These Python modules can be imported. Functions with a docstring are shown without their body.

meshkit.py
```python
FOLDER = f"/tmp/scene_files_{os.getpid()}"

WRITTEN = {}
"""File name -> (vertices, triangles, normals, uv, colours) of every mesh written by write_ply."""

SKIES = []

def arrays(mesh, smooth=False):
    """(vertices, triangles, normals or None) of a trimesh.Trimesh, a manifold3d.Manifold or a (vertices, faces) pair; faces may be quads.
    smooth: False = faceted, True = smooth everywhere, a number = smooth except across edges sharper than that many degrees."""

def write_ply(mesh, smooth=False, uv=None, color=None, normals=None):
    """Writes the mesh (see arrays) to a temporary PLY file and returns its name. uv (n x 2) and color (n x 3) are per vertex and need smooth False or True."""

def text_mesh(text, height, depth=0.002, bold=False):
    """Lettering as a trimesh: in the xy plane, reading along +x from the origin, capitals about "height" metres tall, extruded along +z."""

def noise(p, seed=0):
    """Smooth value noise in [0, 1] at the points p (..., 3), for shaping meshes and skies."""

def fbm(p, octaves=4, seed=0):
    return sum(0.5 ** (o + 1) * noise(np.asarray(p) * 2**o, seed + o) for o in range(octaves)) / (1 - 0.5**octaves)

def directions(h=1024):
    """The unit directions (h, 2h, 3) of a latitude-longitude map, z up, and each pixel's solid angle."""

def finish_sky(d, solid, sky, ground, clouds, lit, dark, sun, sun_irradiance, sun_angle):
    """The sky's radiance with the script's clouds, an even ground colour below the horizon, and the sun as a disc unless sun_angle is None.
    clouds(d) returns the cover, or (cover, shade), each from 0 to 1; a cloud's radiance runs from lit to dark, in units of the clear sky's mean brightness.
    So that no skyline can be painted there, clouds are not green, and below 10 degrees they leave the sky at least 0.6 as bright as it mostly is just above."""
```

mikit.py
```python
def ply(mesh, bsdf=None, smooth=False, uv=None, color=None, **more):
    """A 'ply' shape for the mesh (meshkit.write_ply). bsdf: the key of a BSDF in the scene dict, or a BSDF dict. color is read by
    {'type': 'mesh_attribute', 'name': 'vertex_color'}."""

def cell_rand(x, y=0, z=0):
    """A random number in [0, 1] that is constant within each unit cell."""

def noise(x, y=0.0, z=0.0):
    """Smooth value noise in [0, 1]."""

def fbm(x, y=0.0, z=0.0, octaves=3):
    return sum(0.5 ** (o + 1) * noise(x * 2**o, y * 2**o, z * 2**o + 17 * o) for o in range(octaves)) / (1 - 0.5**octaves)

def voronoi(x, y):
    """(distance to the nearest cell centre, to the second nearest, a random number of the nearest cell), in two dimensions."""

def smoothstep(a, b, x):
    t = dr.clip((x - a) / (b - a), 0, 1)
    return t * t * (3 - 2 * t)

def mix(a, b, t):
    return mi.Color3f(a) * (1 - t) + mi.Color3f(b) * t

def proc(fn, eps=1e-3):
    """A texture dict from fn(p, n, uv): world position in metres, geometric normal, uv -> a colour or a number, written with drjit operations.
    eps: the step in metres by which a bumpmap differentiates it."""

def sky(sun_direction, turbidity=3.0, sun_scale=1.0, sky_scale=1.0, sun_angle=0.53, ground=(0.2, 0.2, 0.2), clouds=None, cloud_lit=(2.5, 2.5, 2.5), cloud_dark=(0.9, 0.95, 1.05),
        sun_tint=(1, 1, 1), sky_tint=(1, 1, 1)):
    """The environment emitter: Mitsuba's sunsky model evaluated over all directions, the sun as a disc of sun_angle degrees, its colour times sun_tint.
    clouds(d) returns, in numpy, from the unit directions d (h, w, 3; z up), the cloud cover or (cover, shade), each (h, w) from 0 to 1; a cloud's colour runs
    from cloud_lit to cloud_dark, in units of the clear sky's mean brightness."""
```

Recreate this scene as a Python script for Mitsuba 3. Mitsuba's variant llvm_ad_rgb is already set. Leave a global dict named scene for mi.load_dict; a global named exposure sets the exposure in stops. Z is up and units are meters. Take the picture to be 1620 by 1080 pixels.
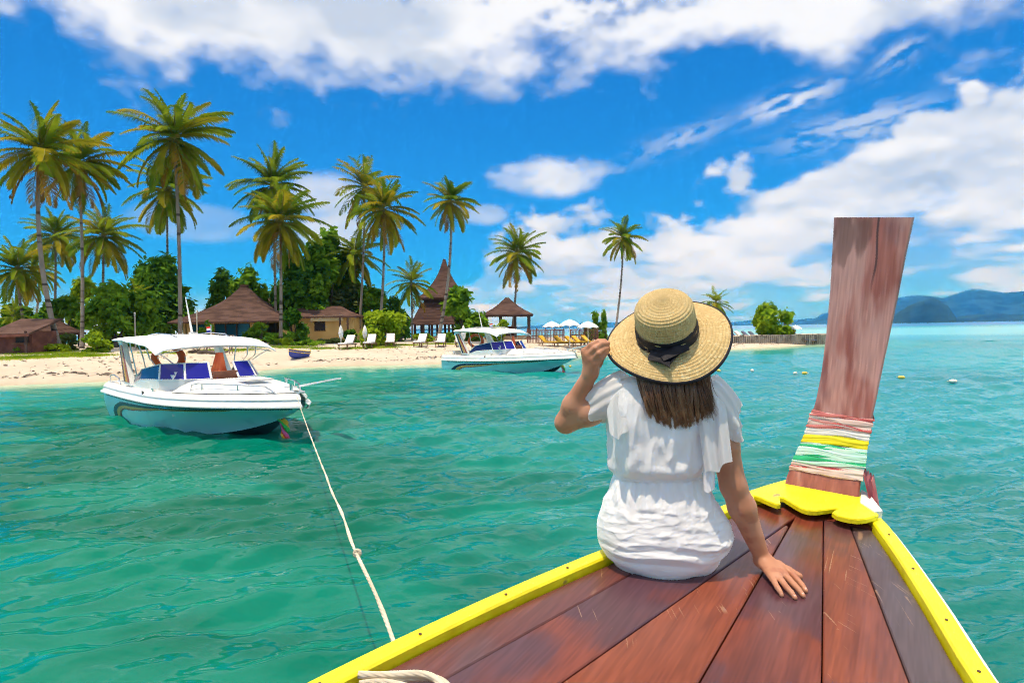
import math, numpy as np, trimesh, manifold3d, drjit as dr, mitsuba as mi
import mikit, meshkit
from mikit import proc, noise, fbm, mix, smoothstep
from shapely.geometry import Polygon, Point, LineString
T = mi.ScalarTransform4f
scene, labels = {'type': 'scene'}, {}
exposure = 1.4

# ---------------------------------------------------------------- camera, sky, sun
HC = 2.2
PITCH, ROLL = math.atan(19.5/1080), math.atan(27/1620)
fw = np.array([0, math.cos(PITCH), -math.sin(PITCH)])
r0 = np.array([1., 0, 0]); u0 = np.cross(r0, fw)
RIGHT = math.cos(ROLL)*r0 - math.sin(ROLL)*u0
UP = math.cos(ROLL)*u0 + math.sin(ROLL)*r0
CAM = np.array([0, 0, HC])
scene['camera'] = {'type': 'perspective', 'fov': 73.74, 'fov_axis': 'x', 'near_clip': 0.05, 'far_clip': 40000.0,
                   'to_world': T().look_at(origin=CAM.tolist(), target=(CAM+fw).tolist(), up=UP.tolist()),
                   'medium': {'type': 'ref', 'id': 'air'}}
SUN = np.array([-0.18, -0.21, 0.96]); SUN /= np.linalg.norm(SUN)

def clouds(d):
    az = np.degrees(np.arctan2(d[..., 0], d[..., 1])); el = np.degrees(np.arcsin(np.clip(d[..., 2], -1, 1)))
    h = np.maximum(d[..., 2], 0) + 0.10
    q = np.stack([d[..., 0]/h, d[..., 1]/h, 0*h], -1)
    n1 = meshkit.fbm(q*1.5 + 3.1, 6, 1); n2 = meshkit.fbm(q*3.4 + 11.7, 5, 5)
    w = np.stack([az/6.5, el/3.4, 0*h], -1); n3 = meshkit.fbm(w + 5.3, 6, 9)
    w4 = np.stack([az/1.7, el/1.1, 0*h], -1); n4 = meshkit.fbm(w4, 4, 3)
    sm = lambda a, b, x: np.clip((x-a)/(b-a), 0, 1)**2*(3-2*np.clip((x-a)/(b-a), 0, 1))
    w5 = np.stack([az/.62, el/.42, 0*h], -1); n5 = meshkit.fbm(w5 + 2.2, 3, 33)
    fine = (n3-.5)*1.0 + (n4-.5)*.34 + (n5-.5)*.10
    # high broken layer overhead
    edge = 19.9 + 1.0*np.sin(az/7.5+0.6) - 0.7*np.exp(-((az-5)/5.)**2)
    edge = edge + 1.3*np.exp(-((az-19)/5.)**2) - .8*np.exp(-((az-25)/2.5)**2)
    top = sm(-1.8, 3.0, el-edge + fine*10.5)
    holes = sm(0.60, 0.74, n2 + .35*(n4-.5)); top *= 1-.85*holes*sm(21, 25, el)
    # cumulus bank over the open sea to the right
    bank_top = 7.6 + 6.0*sm(6, 34, az) - 9.5*sm(0, -9, az)
    bank = sm(-1.2, .9, bank_top - el + fine*12 + 2.6*(1-np.abs(2*meshkit.fbm(np.stack([az/2.9, el/2.0, 0*h], -1)+7.7, 3, 51)-1)-.75))
    gaps = sm(0.43, 0.57, n3*0.55 + n2*0.45 + .13*sm(3, 9, el))
    bank = bank*(0.24 + 0.76*gaps)
    # single fair-weather clouds
    def puff(a, e, ra, re, rag=1.7, tilt=0.):
        r = ((az-a)/ra)**2 + ((el-e-tilt*(az-a))/re)**2
        return sm(0.95, 0.1, r + fine*rag)
    def wisp(a, e, ra, re, tilt):
        u, v = (az-a)+tilt*(el-e), (el-e)-tilt*(az-a)
        f = meshkit.fbm(np.stack([u*.55+a, v*2.2, 0*h], -1), 5, 77)
        return np.exp(-(u/ra)**2-(v/re)**2)*sm(.36, .62, f)*1.3
    p = np.maximum.reduce([puff(3.4, 12.3, 6.0, 1.9, 2.3)*.92, puff(-15.0, 11.0, 3.6, 2.2)*.8, wisp(22.3, 16.7, 3.4, .75, .22)*.75, puff(-14.5, 8.2, 3.2, 2.0)*.8,
                           wisp(29.5, 18.5, 1.7, .7, .5)*.7, wisp(27, 14.3, 4.5, 1.0, .12)*.6, wisp(14, 14.8, 4, .8, .3)*.35, puff(-25, 8.5, 5, 1.6)*.3, puff(-2, 9.5, 2.5, 1.0)*.5])
    low = sm(4.2, 0.2, el)*(0.22+0.5*sm(.38, .62, n3))
    cover = np.maximum.reduce([top*0.98, bank*0.96, p, low])
    up = meshkit.fbm(w + [0, .24, 0] + 5.3, 6, 9) + .34*meshkit.fbm(w4 + [0, .74, 0], 4, 3); here = n3 + .34*n4          # more cloud above: a shaded base
    shade = np.where(top > bank, .75*sm(.46, .70, meshkit.fbm(q*2.6 + 31.0, 6, 14)), np.clip(.30 + 2.4*(up-here), 0, 1)*.75 + .35*sm(.42, .62, meshkit.fbm(w*[1.2, 2.4, 1] + 9.1, 5, 21)))
    shade = np.clip(shade + .12*(n4-.5) + .06, 0, 1)
    return cover, shade
scene['sky'] = mikit.sky(SUN, turbidity=3.0, clouds=clouds, cloud_lit=(3.6, 3.65, 3.8), cloud_dark=(1.75, 2.1, 2.7), sky_tint=(0.10, 0.82, 1.55), ground=(.03, .2, .2))

# ---------------------------------------------------------------- helpers
def P(px, py, d):
    """the point at forward distance d seen at this place of the 1620 x 1080 photograph"""
    r = fw + RIGHT*(px-810)/1080 + UP*(540-py)/1080
    return CAM + r*d/r[1]
def G(px, py, z=0.0):
    r = fw + RIGHT*(px-810)/1080 + UP*(540-py)/1080
    return CAM + r*(z-HC)/r[2]
def numbered(key):
    if key not in scene and key not in taken: taken.add(key); return key
    i = 1
    while f'{key}_{i:03d}' in scene or f'{key}_{i:03d}' in taken: i += 1
    taken.add(f'{key}_{i:03d}'); return f'{key}_{i:03d}'
taken = set()
def thing(name, label, cat, group=None):
    k = numbered(name); labels[k] = {'label': label, 'category': cat}
    if group: labels[k]['group'] = group
    return k
def struct(k): labels[k] = {'label': k.replace('_', ' '), 'kind': 'structure'}
def put(key, shape, M=None, label=None):
    key = numbered(key)
    scene[key] = shape if M is None else {**shape, 'to_world': M}
    if label: labels[key] = {'label': label}
    return key
def part(parent, name, mesh, mat, smooth=False, M=None, label=None):
    m = mesh.mesh() if isinstance(mesh, MB) else mesh
    return put(parent + '__' + name, mikit.ply(m, mat, smooth=smooth), M, label)
def norm(v): v = np.asarray(v, float); return v/np.linalg.norm(v)
def frame(o, x, y, z):
    m = np.eye(4); m[:3, 0], m[:3, 1], m[:3, 2], m[:3, 3] = x, y, z, o; return T(m.tolist())
def yawed(x, y, z, a, s=1.0): return T().translate([float(x), float(y), float(z)]).rotate([0, 0, 1], math.degrees(a)).scale(s)

class MB:
    def __init__(s): s.v, s.f, s.n = [], [], 0
    def add(s, v, f):
        v = np.asarray(v, float); f = np.asarray(f, int)
        if f.shape[1] == 4: f = np.vstack([f[:, [0, 1, 2]], f[:, [0, 2, 3]]])
        s.v.append(v); s.f.append(f + s.n); s.n += len(v); return s
    def mesh(s): return (np.vstack(s.v), np.vstack(s.f))
    def box(s, c, size, R=None):
        v = np.array([[x, y, z] for x in (-.5, .5) for y in (-.5, .5) for z in (-.5, .5)])*size
        if R is not None: v = v @ np.asarray(R).T
        return s.add(v + c, [[0, 1, 3, 2], [4, 6, 7, 5], [0, 4, 5, 1], [2, 3, 7, 6], [0, 2, 6, 4], [1, 5, 7, 3]])
    def tube(s, pts, rad, sides=6, cap=True):
        p = np.asarray(pts, float); n = len(p); rad = np.broadcast_to(rad, (n,))
        t = np.gradient(p, axis=0); t /= np.linalg.norm(t, axis=1, keepdims=True) + 1e-12
        a = np.cross(t, np.where(np.abs(t[:, 2:]) < .9, [0, 0, 1.], [1., 0, 0])); a /= np.linalg.norm(a, axis=1, keepdims=True)
        b = np.cross(t, a); g = np.arange(sides)*2*np.pi/sides
        v = (p[:, None] + rad[:, None, None]*(np.cos(g)[None, :, None]*a[:, None] + np.sin(g)[None, :, None]*b[:, None])).reshape(-1, 3)
        i, j = np.meshgrid(np.arange(n-1), np.arange(sides), indexing='ij'); j2 = (j+1) % sides
        f = np.stack([i*sides+j, i*sides+j2, (i+1)*sides+j2, (i+1)*sides+j], -1).reshape(-1, 4)
        s.add(v, f)
        if cap:
            for k, fl in ((0, True), (n-1, False)):
                ring = v[k*sides:(k+1)*sides]; f = [[0, m, m+1] if not fl else [0, m+1, m] for m in range(1, sides-1)]
                s.add(ring, f)
        return s
    def bar(s, a, b, r, sides=6): return s.tube([a, b], r, sides)
    def grid(s, g, close_u=False, close_v=False, flip=False):
        g = np.asarray(g, float); n, m = g.shape[:2]
        i, j = np.meshgrid(np.arange(n if close_u else n-1), np.arange(m if close_v else m-1), indexing='ij'); i2, j2 = (i+1) % n, (j+1) % m
        f = np.stack([i*m+j, i*m+j2, i2*m+j2, i2*m+j], -1).reshape(-1, 4)
        return s.add(g.reshape(-1, 3), f[:, ::-1] if flip else f)
    def prism(s, poly, z0, z1, fn=None):
        """polygon (n x 2) between z0 and z1; fn maps (n x 3) to the world"""
        m = trimesh.creation.extrude_polygon(Polygon(poly), z1-z0, engine='earcut'); v = np.array(m.vertices) + [0, 0, z0]
        return s.add(v if fn is None else fn(v), m.faces)
    def ball(s, c, r, sub=1):
        m = trimesh.creation.icosphere(sub); return s.add(np.array(m.vertices)*r + c, m.faces)
    def torus(s, c, R, r, M=np.eye(3), n=24, k=8):
        a = np.arange(n)*2*np.pi/n; b = np.arange(k)*2*np.pi/k; A, B = np.meshgrid(a, b, indexing='ij')
        g = np.stack([(R+r*np.cos(B))*np.cos(A), (R+r*np.cos(B))*np.sin(A), r*np.sin(B)], -1) @ np.asarray(M).T + c
        return s.grid(g, True, True)
    def sheet(s, g, th):
        """a thin solid from a grid of points"""
        g = np.asarray(g, float); n = np.cross(np.gradient(g, axis=1), np.gradient(g, axis=0)); n /= np.linalg.norm(n, axis=-1, keepdims=True)+1e-12
        a, b = g + n*th/2, g - n*th/2
        s.grid(a, flip=True); s.grid(b)
        for e in (lambda q: q[0], lambda q: q[-1], lambda q: q[:, 0], lambda q: q[:, -1]): s.grid(np.stack([e(a), e(b)]))
        return s

def surface_nets(F, origin, h):
    ins = F < 0; shp = F.shape
    cells = np.zeros(tuple(x-1 for x in shp), np.uint8)
    corners = [(a, b, c) for a in (0, 1) for b in (0, 1) for c in (0, 1)]
    sl = lambda o: tuple(slice(k, k+n-1) for k, n in zip(o, shp))
    for o in corners: cells += ins[sl(o)]
    act = (cells > 0) & (cells < 8); idx = np.argwhere(act); ids = -np.ones(cells.shape, np.int64); ids[act] = np.arange(len(idx))
    acc = np.zeros((len(idx), 3)); cnt = np.zeros(len(idx))
    for o in corners:
        for ax in range(3):
            if o[ax]: continue
            o2 = list(o); o2[ax] = 1
            a = F[tuple((idx+o).T)]; b = F[tuple((idx+o2).T)]; m = (a < 0) != (b < 0)
            t = np.where(m, a/np.where(m, a-b, 1), 0); p = np.tile(np.array(o, float), (len(idx), 1)); p[:, ax] += t
            acc[m] += p[m]; cnt += m
    V = (idx + acc/cnt[:, None])*h + origin; Fs = []
    for ax in range(3):
        b_, c_ = [(1, 2), (2, 0), (0, 1)][ax]
        s0 = [slice(None)]*3; s1 = [slice(None)]*3; s0[ax] = slice(0, -1); s1[ax] = slice(1, None)
        A, B = ins[tuple(s0)], ins[tuple(s1)]
        e = np.argwhere(A != B); e = e[(e[:, b_] > 0) & (e[:, c_] > 0) & (e[:, b_] < shp[b_]-1) & (e[:, c_] < shp[c_]-1)]
        q = []
        for db, dc in ((0, 0), (-1, 0), (-1, -1), (0, -1)):
            k = e.copy(); k[:, b_] += db; k[:, c_] += dc; q.append(ids[tuple(k.T)])
        q = np.stack(q, 1); up = A[tuple(e.T)]
        q[~up] = q[~up][:, ::-1]; Fs.append(q)
    Fs = np.vstack(Fs); return V, np.vstack([Fs[:, [0, 1, 2]], Fs[:, [0, 2, 3]]])
def relaxed(v, f, n=6):
    from scipy.sparse import coo_matrix, diags
    e = np.vstack([f[:, [0, 1]], f[:, [1, 2]], f[:, [2, 0]]]); e = np.vstack([e, e[:, ::-1]]); A = coo_matrix((np.ones(len(e)), (e[:, 0], e[:, 1])), shape=(len(v),)*2).tocsr(); A.data[:] = 1
    L = diags(1/np.maximum(np.asarray(A.sum(1)).ravel(), 1)) @ A
    for i in range(n): v = v + (.5 if i % 2 == 0 else -.52)*(L @ v - v)
    return v, f
def blob(prims, h, extra=None, pad=.03):
    """one continuous skin round tapered bones: prims = (a, b, radius at a, radius at b, blend)"""
    A = np.array([[*p[0], p[2]] for p in prims] + [[*p[1], p[3]] for p in prims]); r = A[:, 3:]
    lo, hi = (A[:, :3]-r).min(0)-pad, (A[:, :3]+r).max(0)+pad
    n = np.ceil((hi-lo)/h).astype(int)+1; F = np.full(n, 1.0, np.float32)
    for a, b, ra, rb, k in prims:
        a, b = np.asarray(a, float), np.asarray(b, float); R = max(ra, rb)+k*2+.02
        i0 = np.maximum(np.floor((np.minimum(a, b)-R-lo)/h).astype(int), 0); i1 = np.minimum(np.ceil((np.maximum(a, b)+R-lo)/h).astype(int)+1, n)
        sl = tuple(slice(x, y) for x, y in zip(i0, i1))
        g = np.stack(np.meshgrid(*[lo[i]+h*np.arange(i0[i], i1[i]) for i in range(3)], indexing='ij'), -1)
        ab = b-a; t = np.clip(((g-a)@ab)/max(ab@ab, 1e-12), 0, 1)
        d = (np.linalg.norm(g-a-t[..., None]*ab, axis=-1) - (ra+(rb-ra)*t)).astype(np.float32)
        o = F[sl]; hh = np.maximum(k-np.abs(o-d), 0)/max(k, 1e-6); F[sl] = np.minimum(o, d)-hh*hh*k*.25
    if extra is not None: F = extra(F, lo, h)
    return surface_nets(F, lo, h)

# ---------------------------------------------------------------- materials
def two(b): return b
def pr(col, rough=.6, spec=.5, metal=0., coat=0., sheen=0., **k):
    c = col if isinstance(col, dict) else {'type': 'rgb', 'value': list(col)}
    return {'type': 'principled', 'base_color': c, 'roughness': rough, 'specular': spec, 'metallic': metal, **({'clearcoat': coat, 'clearcoat_gloss': .95} if coat else {}), **({'sheen': sheen} if sheen else {}), **k}
def thin(col, rough=.5, dt=.8, spec=.5):
    c = col if isinstance(col, dict) else {'type': 'rgb', 'value': list(col)}
    return {'type': 'principledthin', 'base_color': c, 'roughness': rough, 'diff_trans': dt, 'eta': 1.4}
def M(name, b):
    scene[name] = {'type': 'twosided', 'b': b} if b['type'] in ('principled', 'bumpmap') else b; return name
def bump(b, fn, scale, eps=1e-3): return {'type': 'bumpmap', 'arbitrary': proc(fn, eps), 'scale': scale, 'b': b}
def varied(a, b, f, oct=3, fz=None, lo=.3, hi=.7, c=None, fc=None):
    fz = f if fz is None else fz
    def fn(p, n, uv):
        col = mix(a, b, smoothstep(lo, hi, fbm(p.x*f, p.y*f, p.z*fz, oct)))
        if c is not None: col = mix(col, c, smoothstep(.55, .75, fbm(p.x*fc+9.1, p.y*fc, p.z*fc, 3)))
        return col
    return proc(fn)
# ---------------------------------------------------------------- haze
M('air', {'type': 'homogeneous', 'albedo': {'type': 'rgb', 'value': [.90, .95, .97]}, 'sigma_t': {'type': 'rgb', 'value': [0.3e-5, 4.4e-5, 1.35e-4]}})
scene['haze'] = {'type': 'cube', 'to_world': T().translate([0, 0, 298]).scale([14000, 14000, 302]), 'bsdf': {'type': 'null'}, 'interior': {'type': 'ref', 'id': 'air'}}
labels['haze'] = {'label': 'thin blue sea haze over the far hills', 'kind': 'stuff'}

# ---------------------------------------------------------------- the island's sand
SHORE = np.array([(-75, 6), (-45, 22), (-23.5, 31.2), (-17.5, 33.6), (-13.6, 43.2), (-9.4, 43.9), (-4.8, 44.2), (2, 52), (7.5, 57.5), (13, 60), (20, 62.5), (28, 68.5), (34, 75), (37, 84), (33, 93),
                  (20, 97), (5, 104), (-20, 120), (-60, 130), (-100, 90)], float)
SHORE[:, :] = SHORE
_s = Polygon(SHORE).buffer(-2.0).buffer(4.0).buffer(-2.0)
_ring = np.array(_s.exterior.segmentize(0.4).coords)
from scipy.spatial import cKDTree
import shapely
_tree = cKDTree(_ring)
def shore_d(x, y):
    x, y = np.asarray(x, float), np.asarray(y, float)
    d = _tree.query(np.stack([x, y], -1))[0]
    return np.where(shapely.contains_xy(_s, x, y), d, -d)
def ground(x, y):
    d = shore_d(x, y); q = np.stack([np.asarray(x, float)*.25, np.asarray(y, float)*.25, np.zeros(np.shape(x))], -1)
    up = 1.25*(1-np.exp(-np.maximum(d, 0)/6.5)) + 0.09*(meshkit.fbm(q, 3)-.5)*np.clip(d/3, 0, 1)
    return np.where(d > 0, up, np.maximum(d*.16, -2.5))
def gz(x, y): return float(ground(np.array([x]), np.array([y]))[0])

def sand_col(p, n, uv):
    c = mix((.43, .355, .27), (.55, .47, .375), fbm(p.x*.5, p.y*.5, 0, 4))
    c = mix(c, (.40, .32, .24), smoothstep(.58, .8, fbm(p.x*2.3, p.y*2.3, 3, 3))*.5)
    wet = smoothstep(.20, .05, p.z + .08*noise(p.x*.7, p.y*.7))
    return mix(c, (.40, .36, .25), wet*.8)
M('sand', bump(pr(proc(sand_col), .9, .2), lambda p, n, uv: fbm(p.x*3, p.y*3, 0, 4)*.07+.05*smoothstep(.6, .8, noise(p.x*2.2, p.y*2.2, 5)), 1.0, 1e-2))
gx, gy = np.arange(-110, 60, .9), np.concatenate([np.arange(2, 70, .6), np.arange(70, 140, 1.5)])
X, Y = np.meshgrid(gx, gy, indexing='ij')
scene['beach'] = mikit.ply(MB().grid(np.stack([X, Y, ground(X.ravel(), Y.ravel()).reshape(X.shape)], -1), flip=False).mesh(), 'sand', smooth=True); struct('beach')
scene['seabed'] = mikit.ply(MB().grid([[(-20000, -20000, -3.2), (20000, -20000, -3.2)], [(-20000, 20000, -3.2), (20000, 20000, -3.2)]], flip=True).mesh(), 'sand'); struct('seabed')

# ---------------------------------------------------------------- the sea
FRONT = np.array([(-75, 6), (-45, 22), (-23.5, 31.2), (-17.5, 33.6), (-13.6, 43.2), (-4.8, 44.2), (2, 52), (7.5, 57.5), (20, 62.5), (28, 68.5), (34, 75), (38, 85)], float)
def water_col(p, n, uv):
    d = mi.Float(1e9)
    for a, b in zip(FRONT[:-1], FRONT[1:]):
        e = b-a; t = dr.clip(((p.x-a[0])*e[0]+(p.y-a[1])*e[1])/(e@e), 0, 1)
        d = dr.minimum(d, dr.sqrt(dr.square(p.x-a[0]-t*e[0])+dr.square(p.y-a[1]-t*e[1])))
    w = fbm(p.x*.11+2, p.y*.11, 0, 3); big = fbm(p.x*.035, p.y*.03+7, 0, 3)
    c = mix((.0, .112, .062), (.0, .172, .108), smoothstep(.36, .62, fbm(p.x*.38, p.y*.6, 0, 4)))
    east = smoothstep(-5, 13, p.x + (w-.5)*10 + p.y*.10)                          # clearer, bluer water over the eastern channel
    c = mix(c, mix((.0, .175, .20), (.006, .265, .285), w), east)
    bar = smoothstep(62, 118, p.y-.25*p.x+(big-.5)*40)*smoothstep(330, 190, p.y-.2*p.x+(w-.5)*70)*smoothstep(0, 40, p.x)  # the pale sandbar off the point
    c = mix(c, (.14, .42, .38), bar*.85)
    c = mix(c, (.008, .11, .22), smoothstep(300, 520, p.y+(big-.5)*80))
    sh = d + (w-.5)*5
    c = mix(c, (.02, .27, .215), smoothstep(16, 5, sh)*.85)
    c = mix(c, (.30, .46, .31), smoothstep(4.5, .8, sh)*.9)
    return c
M('water_skin', bump(pr(proc(water_col), .06, .20), lambda p, n, uv: fbm(p.x*3.2+p.y*.8, p.y*5, 0, 3)*.017 + .003*noise(p.x*15, p.y*22), 1.0, 5e-3))
def sea():
    rng = np.random.default_rng(7)
    fine = np.radians(np.linspace(-50, 50, 600)); rest = np.radians(np.linspace(50, 310, 70))[1:-1]
    th = np.concatenate([fine, rest])
    r = np.concatenate([[.3, 1, 2], np.exp(np.linspace(math.log(3), math.log(95), 680)), np.exp(np.linspace(math.log(95), math.log(13500), 75))[1:]])
    R, TH = np.meshgrid(r, th, indexing='ij'); X, Y = R*np.sin(TH), R*np.cos(TH); Z = np.zeros_like(X)
    dr_ = np.gradient(r)[:, None]
    calm = np.clip(-shore_d(X.ravel(), Y.ravel()).reshape(X.shape)/12, .12, 1)
    for i in range(64):
        lam = np.exp(rng.uniform(math.log(.26), math.log(3.6))); k = 2*math.pi/lam
        a = math.radians(-18 + rng.normal()*32); amp = .0088*min(lam, 1.1)**1.12*rng.uniform(.6, 1.3)
        ph = k*(X*math.sin(a)+Y*math.cos(a)) + rng.uniform(0, 6.28) + .9*np.sin(.5*(X*math.cos(a)-Y*math.sin(a))/lam**.5 + i)
        s = np.sin(ph); w = np.clip(lam/(2.2*dr_)-1, 0, 1)
        Z += amp*w*(1-2*np.abs(np.sin(ph/2))**1.3 if lam > .8 else s)
    q = np.stack([X*.12, Y*.12, 0*X], -1); Z *= .55+.9*meshkit.fbm(q, 2, 4)
    return MB().grid(np.stack([X, Y, Z*calm], -1), close_v=True, flip=False).mesh()
scene['water'] = mikit.ply(sea(), 'water_skin', smooth=True); struct('water')

# ---------------------------------------------------------------- far hills and islets
M('hill_forest', pr(varied((.006, .024, .010), (.018, .044, .016), .012, 4), .9, .1))
def ridge(key, az0, az1, dist, prof, depth, seed, jag, n=160):
    az = np.radians(np.linspace(az0, az1, n)); h = np.interp(np.degrees(az), [p[0] for p in prof], [p[1] for p in prof])*dist/1080
    c = np.linspace(-1, 1, 13); A, C = np.meshgrid(az, c, indexing='ij')
    R = dist + C*depth; X, Y = R*np.sin(A), R*np.cos(A)
    q = np.stack([X, Y, 0*X], -1)/(depth*.35)
    f = meshkit.fbm(q, 5, seed); Z = h[:, None]*(np.clip(1-np.abs(C)**1.7, 0, 1))*(1-jag+2*jag*f) - 4*(np.abs(C) > .95)
    scene[key] = mikit.ply(MB().grid(np.stack([X, Y, Z], -1), flip=True).mesh(), 'hill_forest', smooth=40); struct(key)
cz = lambda x: math.degrees(math.atan((x-810)/1080))
ridge('far_hills', 21, 66, 6800, [(21, 0), (24, 8), (cz(1300), 14), (cz(1415), 34), (cz(1440), 36), (cz(1470), 34), (cz(1492), 31), (cz(1510), 36), (cz(1535), 43), (cz(1560), 40), (cz(1590), 35), (cz(1620), 37), (44, 30), (50, 24), (57, 15), (62, 6), (66, 0)], 900, 3, .12)
ridge('far_hills_low', -10, 28, 9000, [(-10, 0), (-7, 3), (cz(830), 4), (cz(870), 7), (cz(930), 8), (cz(1100), 6), (cz(1160), 5), (cz(1190), 8), (cz(1250), 6), (cz(1280), 9), (cz(1300), 7), (26, 7), (28, 0)], 700, 5, .2)
ridge('islet', cz(1395), cz(1514), 3300, [(cz(1395), 0), (cz(1420), 14), (cz(1440), 25), (cz(1462), 31), (cz(1485), 30), (cz(1500), 22), (cz(1512), 7), (cz(1514), 0)], 190, 8, .16)
ridge('wooded_spit', cz(1475), 56, 4300, [(cz(1475), 0), (cz(1485), 5), (cz(1530), 8), (cz(1580), 11), (cz(1620), 9), (44, 10), (52, 6), (56, 0)], 220, 9, .2)
# ---------------------------------------------------------------- plants
def leafy(a, b, f=.8, dt=.7, rough=.45): return thin(varied(a, b, f, 3), rough, dt)
M('frond_green', leafy((.12, .215, .014), (.30, .37, .022), .5, .8))
M('frond_yellow', leafy((.25, .26, .016), (.46, .38, .024), .6, .9))
M('frond_dry', leafy((.27, .15, .025), (.44, .25, .035), .6, .7))
M('rachis', pr(varied((.20, .20, .03), (.34, .27, .06), .6), .5))
M('palm_bark', bump(pr(proc(lambda p, n, uv: mix(mix((.16, .135, .112), (.33, .29, .25), fbm(p.x*2, p.y*2, p.z*1.1, 3)), (.06, .05, .042), smoothstep(.62, .8, noise(p.x*.6, p.y*.6, p.z*4.5)))), .9, .2),
                    lambda p, n, uv: .02*dr.abs(dr.sin(p.z*16+noise(p.x*2, p.y*2)*2)), 1., 1e-2))
M('coconut', pr(varied((.10, .13, .02), (.32, .20, .03), 2.), .5))
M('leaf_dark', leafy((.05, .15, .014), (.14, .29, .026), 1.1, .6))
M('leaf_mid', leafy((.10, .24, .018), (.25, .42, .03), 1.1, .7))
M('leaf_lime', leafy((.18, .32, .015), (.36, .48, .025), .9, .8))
M('leaf_olive', leafy((.10, .15, .035), (.21, .25, .07), 1., .7))
M('branch_bark', pr(varied((.07, .055, .042), (.16, .13, .10), 2.), .9, .2))

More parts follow.
